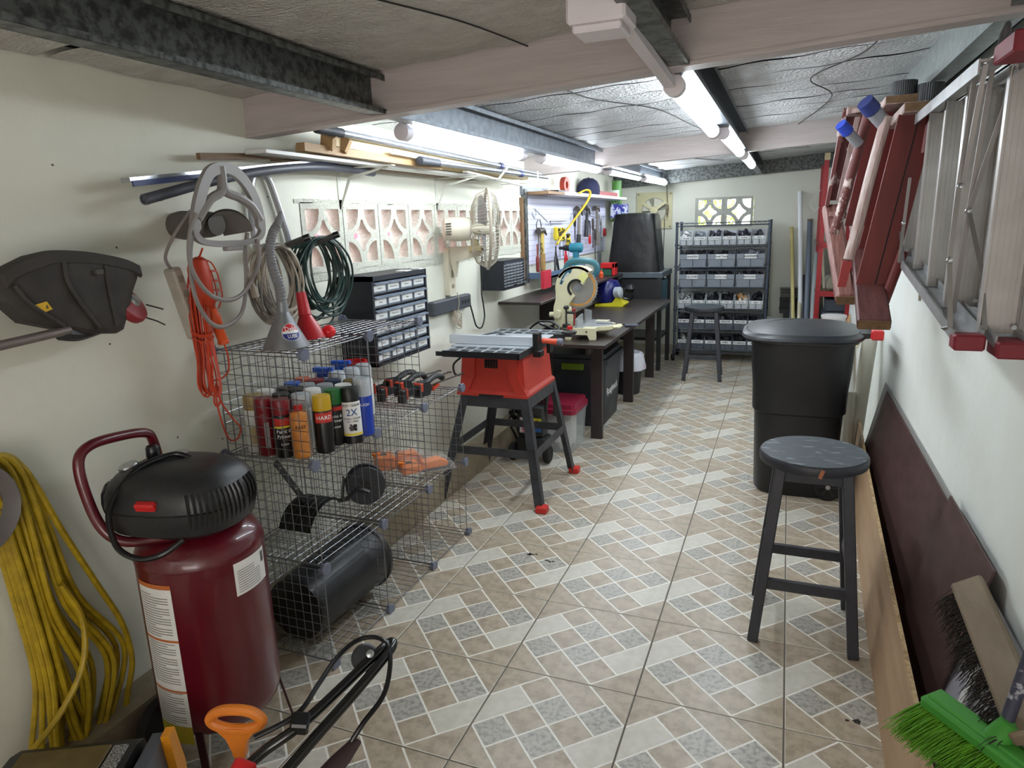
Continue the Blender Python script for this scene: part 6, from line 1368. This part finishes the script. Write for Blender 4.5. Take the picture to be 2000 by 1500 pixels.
b=B(); b.loft([[(.150,3.5,1.535),(.165,3.5,1.535),(.165,3.56,1.535),(.150,3.56,1.535)],[(.195,3.5,1.95),(.212,3.5,1.95),(.212,3.56,1.95),(.195,3.56,1.95)]]); b.loft([[(.165,3.54,1.56),(.225,3.54,1.56),(.225,3.56,1.56),(.165,3.56,1.56)],[(.212,3.54,1.95),(.285,3.54,1.95),(.285,3.56,1.95),(.212,3.56,1.95)]]); obj('splattered_plank',b,mrs,t)
b=B(); b.loft([[(.19,3.42,1.56),(.205,3.42,1.56),(.205,3.44,1.56),(.19,3.44,1.56)],[(.238,3.42,1.90),(.258,3.42,1.90),(.258,3.44,1.90),(.238,3.44,1.90)]]); obj('pale_batten',b,mpk,t)
b=B(); b.tube(cr([(.172,3.12,1.42),(.19,3.12,1.50),(.215,3.12,1.63),(.265,3.12,1.885)],5),.019,12); obj('round_rung',b,mrs,t,label='splattered round rung')
b=B(); b.loft([[(.215,3.2,1.45),(.30,3.2,1.45),(.30,3.22,1.45),(.215,3.22,1.45)],[(.28,3.2,1.89),(.36,3.2,1.89),(.36,3.22,1.89),(.28,3.22,1.89)]]); obj('tread',b,mrw,t)
plank((.235,3.45,1.925),(.36,3.25,1.925),.05,.02,'top_board',mpk)
plank((.175,3.45,1.50),(.235,3.42,1.49),.05,.025,'cross_block',mat('striped_red_grain','7b3b35'))
plank((.24,3.42,1.93),(.255,4.4,1.93),.07,.03,'upper_stile',mpk)
mgp=mat('grey_pvc','85868c',.45)
for p,q,r,l in (((.243,2.85,1.862),(.36,3.5,1.86),.026,'grey plastic pipe with navy cap poking out between the two wooden ladders, nearer'),((.182,3.05,1.815),(.27,3.6,1.80),.019,'smaller grey plastic pipe with bright blue cap left of the navy capped one')):
    t=thing('capped_pipe',' '.join(l.split()[:16]).rstrip(','),'pipe',p,'capped pipes on the ladders'); p,q=V(p),V(q); d=(q-p).normalized()
    d2=V((.62,.45,-.62)).normalized()
    b=B(); b.cyl(p,p+d2*.085,r,seg=18); obj('pipe_body',b,mgp,t)
    b=B(); b.lathe([(.001,-.03),(r+.003,-.03),(r+.004,.015),(r,.02)],p,d2,18); obj('blue_cap',b,mat('navy_cap_%d'%int(r*1000),'23306b' if r>.02 else '2743b0',.5),t)
for k,(x,y) in enumerate(((.37,3.06),(.452,3.03))):
    t=thing('ribbed_plug',['black ribbed round plastic cap standing on the top wooden board, left one','black ribbed round plastic cap nearer the wall, right one'][k],'cap',(x,y,1.92 if k==0 else 1.873),'black ribbed caps on the ladder')
    z=1.92 if k==0 else 1.875
    b=B(); n=72; b.loft([[(x+(.041+(.0015 if i%2 else 0))*math.cos(2*PI*i/n),y+(.041+(.0015 if i%2 else 0))*math.sin(2*PI*i/n),zz) for i in range(n)] for zz in (z,z+(.05 if k==0 else .075))]); obj('cap_body',b,mat('ribbed_black','26272a',.5),t)
b=B(); b.bb((.44,3.06,1.77),(XR,3.12,1.835)); b.bb((XR-.01,3.02,1.70),(XR,3.16,1.9)); one('ladder_hook',b,mat('dark_bracket','222326',.5),'dark steel ladder hook arm on the right wall under the wooden board','bracket')
b=B(); b.bb((.30,3.9,1.30),(XR,3.94,1.33)); one('ladder_hook',b,mat('dark_bracket','222326'),'dark lower hook arm carrying the ladders farther along the wall','bracket')
# boards on the floor along the right wall
b=B()
def ply(u,v,o=0):
    y=1.15+3.35*u; x=.325+.03*u+.085*u*u*1.0
    return (x+.02*v+o+.012*v*math.sin(u*3),y,.0+(.315-.03*u)*v)
N1=30
b.grid(lambda u,v: ply(u,v),N1,3); b.grid(lambda u,v: ply(u,v,.012),N1,3)
o=one('plywood_strip',b,mat('pale_plywood','bc9e7e',.6,var='a08264',sc=5,stretch=(1,.5,3),amt=.7),'long bowed pale plywood strip standing on edge along the right wall','plywood',fix=False)
b=B(); b.grid(lambda u,v:(ply(u,1)[0]+.012*v,ply(u,1)[1],ply(u,1)[2]+.0005),N1,1); b.grid(lambda u,v:(ply(0,u)[0]+.012*v,ply(0,u)[1]-.0005,ply(0,u)[2]),3,1)
e=obj('ply_edge',b,mat('ply_edge','cdb184',.7,var='8a6a45',sc=60,amt=.9),o,fix=False)
mdp=mat('dark_brown_panel','46302d',.5,var='5d4541',sc=7,stretch=(1,1,2),amt=.7,bump=.05)
def lean(y0,y1,xb,xt,zt,th,m,name,label,cat,dy=0,g=None,zb_=0.0):
    b=B(); n=V((-(zt-zb_),0,xt-xb)).normalized()*th
    P=[V((xb,y0,zb_)),V((xb,y1,zb_)),V((xt,y1+dy,zt)),V((xt,y0+dy,zt))]
    b.loft([[p for p in P],[p+n for p in P]]); return one(name,b,m,label,cat,g)
lean(2.28,4.05,.425,.548,.56,.006,mdp,'hardboard_sheet','dark brown hardboard sheet leaning on the right wall, the farther of two','board',g='dark brown sheets')
lean(2.26,4.2,.44,.555,.575,.004,mat('grey_sheet','8a8985',.6),'grey_sheet','thin grey sheet showing as an edge behind the farther dark sheet','board')
lean(1.89,2.40,.400,.535,.615,.006,mdp,'hardboard_sheet','dark brown hardboard sheet leaning on the right wall, the nearer of two','board',g='dark brown sheets')
lean(1.1,1.98,.40,.55,.52,.012,mat('lilac_grey_panel','a5a3ab',.4),'lilac_board','smooth pale grey panel leaning below the nearer dark sheet','board')
b=B(); b.bar((.418,1.72,.16),(.505,1.78,.46),.03,.006,up=(-1,0,0)); one('white_strip',b,mcw,'narrow white strip lying against the pale grey panel','strip')
# brooms
t=thing('push_broom','old bare wood push broom head with dark bristles against the right wall','broom',(.5,1.65,.0))
p,q=V((.478,1.885,.575)),V((.500,1.42,.495)); nrm=V((-.55,-.1,.8)).normalized()
b=B(); b.bar(p,q,.075,.035,up=nrm,bev=.006); obj('wooden_block',b,mat('weathered_wood','857763',.8,var='6b5b49',sc=6,stretch=(2,.5,2),amt=.8,bump=.15),t)
b=B(); random.seed(14); d=(q-p)
for k in range(420):
    u=random.random(); a=p+d*(.02+.96*u)+V((-.028+random.uniform(-.012,.02),0,-.012)); e=a+V((-.035+random.uniform(-.018,.012),random.uniform(-.015,.015),-.05+random.uniform(-.02,.01)))
    b.tube([a,(a+e)/2+V((-.004,0,.004)),e],[.0012,.001,.0005],3,cap=False)
o=obj('bristles',b,mat('dark_bristle','2d2722',.8),t,fix=False); o['kind']='stuff'
t=thing('push_broom','bright green plastic broom head with lime bristles, upturned at the lower right corner','broom',(.45,1.45,0))
p,q=V((.355,1.565,.445)),V((.535,1.34,.445)); d=q-p; mid=V((.455,1.45,.455)); mg_=mat('grass_green_plastic','3f8a33',.45,var='4d9a3f',sc=12)
b=B(); up_=V((.3,-.5,.8)).normalized(); sd=d.normalized().cross(up_)
b.bar(p,q,.062,.028,up=up_,bev=.005); b.bar(p+up_*.012,q+up_*.012,.035,.02,up=up_,bev=.004); b.lathe([(.026,0),(.024,.02),(.018,.05),(.019,.055)],mid,V((.28,-.12,.95)),18); obj('broom_head',b,mg_,t)
b=B(); random.seed(15)
for k in range(900):
    u=random.random(); w=random.uniform(-.026,.026); a=p+d*u-up_*.012+sd*w; o_=V((-.07+random.uniform(-.012,.008),-.045+random.uniform(-.012,.012),-.045+random.uniform(-.02,.008)))
    b.tube([a,a+o_*.5+V((0,0,.003)),a+o_],[.0012,.0011,.0007],3,cap=False)
o=obj('bristles',b,mat('lime_bristle','69a81e',.5,var='518a16',sc=40),t,fix=False); o['kind']='stuff'
b=B(); hd_=V((.20,.10,.97)).normalized(); b.cyl(mid+V((.01,0,.045)),mid+hd_*.95*.35+V((.0,0,.045)),.0125,seg=14); obj('handle',b,mat('scuffed_navy_handle','3a3b4c',.5,var='a9a9b0',sc=30,thr=(.56,.62),amt=.9),t)
# far right corner: pipes, boards and red shelving
def lp(p,q,r,m,name,label,cat='pipe',seg=16):
    b=B(); b.cyl(p,q,r,seg=seg); return one(name,b,m,label,cat,'long stock leaning in the far right corner')
lp((.13,7.2,0),(.03,7.75,1.37),.019,mat('pale_yellow_pipe','cfc184',.5),'yellow_pole','pale yellow pole leaning leftmost in the far corner')
lp((.19,7.2,0),(.09,7.75,1.72),.022,mat('white_pvc','dfe3e6',.35),'white_pipe','tallest white pipe leaning on the far wall')
lp((.16,6.9,0),(.14,7.65,.95),.019,mat('cream_pvc','c9c3aa',.5),'cream_pipe','shorter cream pipe in front of the tall white one')
lp((.225,7.0,0),(.20,7.75,1.42),.026,mat('blue_grey_pvc','66707f',.45),'blue_grey_pipe','blue grey pipe with dark end leaning right of the white pipe')
b=B(); b.cyl((.2,7.752,1.42),(.1993,7.755,1.445),.025,seg=14); one('pipe_plug',b,mat('brown_plug','6f614d'),'brown plug in the top of the blue grey pipe','plug')
lp((.255,6.7,0),(.275,7.7,1.24),.023,mat('pale_grey_pvc','9ba0a2',.45),'grey_pipe','pale grey pipe leaning rightmost of the pipe group')
lp((.09,7.0,0),(.08,7.65,.72),.026,mat('mid_grey_pvc','70737b',.5),'grey_pipe','short thick dark grey pipe below the yellow pole')
lp((.20,7.1,0),(.17,7.7,.88),.024,mat('mid_grey_pvc','70737b'),'grey_pipe','dark grey pipe between the cream and blue grey pipes')
for k,(x,m,h,l) in enumerate(((.30,mat('beige_board','b5ac93',.6),1.2,'beige board edge leaning beside the red shelving'),(.335,mat('dark_board','4a3a30',.6),.85,'dark board edge behind the beige one'),(.36,mpine,.6,'pale pine board edge low behind the bin'),(.27,mwd,.75,'brown board edge low beside the pale pipe'))):
    b=B(); b.bar((x+.12,6.9+.05*k,0),(x+.02,7.65,h),.02,.12,up=(0,1,0)); one('leaning_board',b,m,l,'board','boards in the far right corner')
b=B(); b.bb((-.03,7.62,.535),(.10,7.77,.75)); 
t=thing('wire_basket','black wire basket box on a dark stand left of the leaning pipes','basket',(.03,7.68,0))
b.bm.free(); b=B()
for z in [.56+.018*k for k in range(11)]: b.tube([(-.04,7.60,z),(.12,7.60,z)],.0018,4); b.tube([(-.04,7.60,z),(-.04,7.76,z)],.0018,4)
for x in [-.04+.016*k for k in range(11)]: b.tube([(x,7.60,.55),(x,7.60,.75)],.0015,4)
b.bb((-.045,7.595,.54),(.125,7.765,.555)); b.bb((-.045,7.595,.64),(.125,7.765,.65)); b.bb((-.045,7.595,.745),(.125,7.765,.755)); obj('wire_sides',b,mblks,t)
b=B(); b.bb((-.04,7.61,.50),(.12,7.76,.64)); obj('box',b,mblk,t)
b=B(); b.bb((.0,7.62,0),(.1,7.75,.54)); obj('stand',b,mblk,t)
b=B(); b.tube(cr([(-.16,7.5,.0),(-.16,7.5,.42),(-.13,7.5,.47),(-.09,7.5,.44),(-.07,7.5,.36)],5),.008,8); one('bent_wire',b,mal,'bent grey wire handle poking up left of the black basket','wire')
mrsv=mat('red_shelving','9e1f26',.4,var='861a20',sc=12)
t=thing('red_shelving','red upright shelving frame in the far right corner behind the ladders','shelf',(.42,7.3,0))
for x in (.285,.545):
    for y in (6.95,7.6):
        b=B(); b.bb((x-.02,y-.02,0),(x+.02,y+.02,1.96)); obj('upright',b,mrsv,t)
for z in (.40,.80,1.24):
    b=B(); b.bb((.265,6.93,z-.05),(XR-.001,6.96,z)); obj('cross_rail',b,mrsv,t)
    b=B(); b.bb((.27,6.96,z-.03),(.55,7.62,z-.01)); obj('shelf_board',b,mwd,t)
b=B(); b.bb((.265,6.93,1.96),(.31,7.0,2.02)); obj('pine_block',b,mpine,t)
b=B(); b.bb((.36,7.0,.80),(.52,7.4,.92),bev=.02); one('folded_goods',b,mat('mixed_cloth','8e8a78',.8,var='3e4560',sc=9,amt=1,thr=(.5,.55)),'bundle of folded cloth on the red shelving','cloth')
b=B(); b.bb((.36,7.0,.60),(.54,7.4,.72),bev=.01); b.bb((.34,6.98,.38+.02),(.55,7.5,.60)); one('storage_crate',b,mat('slate_crate','3f4650',.5),'slate grey crate low on the red shelving','crate')
t=thing('white_bucket','white plastic bucket with wire handle on the floor shelf behind the bin','bucket',(.44,6.6,0))
b=B(); b.lathe([(.085,.36),(.10,.60),(.105,.60),(.105,.62),(.001,.625)],(.42,6.65,0),seg=28); obj('bucket_body',b,mcw,t)
b=B(); b.tube(cr([(.33,6.6,.59),(.36,6.56,.52),(.42,6.545,.49),(.48,6.56,.52)],5),.002,5); obj('wire_handle',b,msteel,t)
b=B(); b.lathe([(.09,0),(.10,.34),(.001,.36)],(.42,6.65,0),seg=24); obj('lower_bucket',b,mblk,t)
b=B(); b.bar((.47,5.6,0),(.50,6.3,.62),.16,.012,up=(-1,0,.2)); one('leaning_board',b,mat('orange_ply','bd9163',.6,var='a47a4f',sc=5),'warm plywood board standing between the bin and the white bucket','board','boards in the far right corner')
b=B(); b.bar((.38,5.9,0),(.42,6.4,.60),.03,.05,up=(-1,0,.2)); one('timber_batten',b,mat('raw_timber','b98c55'),'brown timber batten standing beside the warm plywood board','batten')
lp((.435,4.42,0),(.50,4.55,.86),.042,mat('cream_pvc2','c2bfb0',.4),'cream_pipe','thick cream plastic pipe standing behind the bin handle')
lp((.40,4.36,0),(.40,4.45,.45),.034,mat('cream_pvc2','c2bfb0'),'cream_pipe','shorter cream plastic pipe beside the thick one behind the near stool')
b=B(); b.bar((.33,4.4,.60),(.50,4.62,.82),.006,.05,up=(0,1,0)); one('thin_slat',b,mpine,'thin tan slat leaning behind the bin handle','slat')
b=B(); b.tube(cr([(.27,7.45,1.72),(.18,7.45,1.60),(.22,7.45,1.53),(.27,7.45,1.56)],4),.003,5); one('wire_hanger',b,msteel,'bent wire hanger hooked on the red shelving frame','wire')
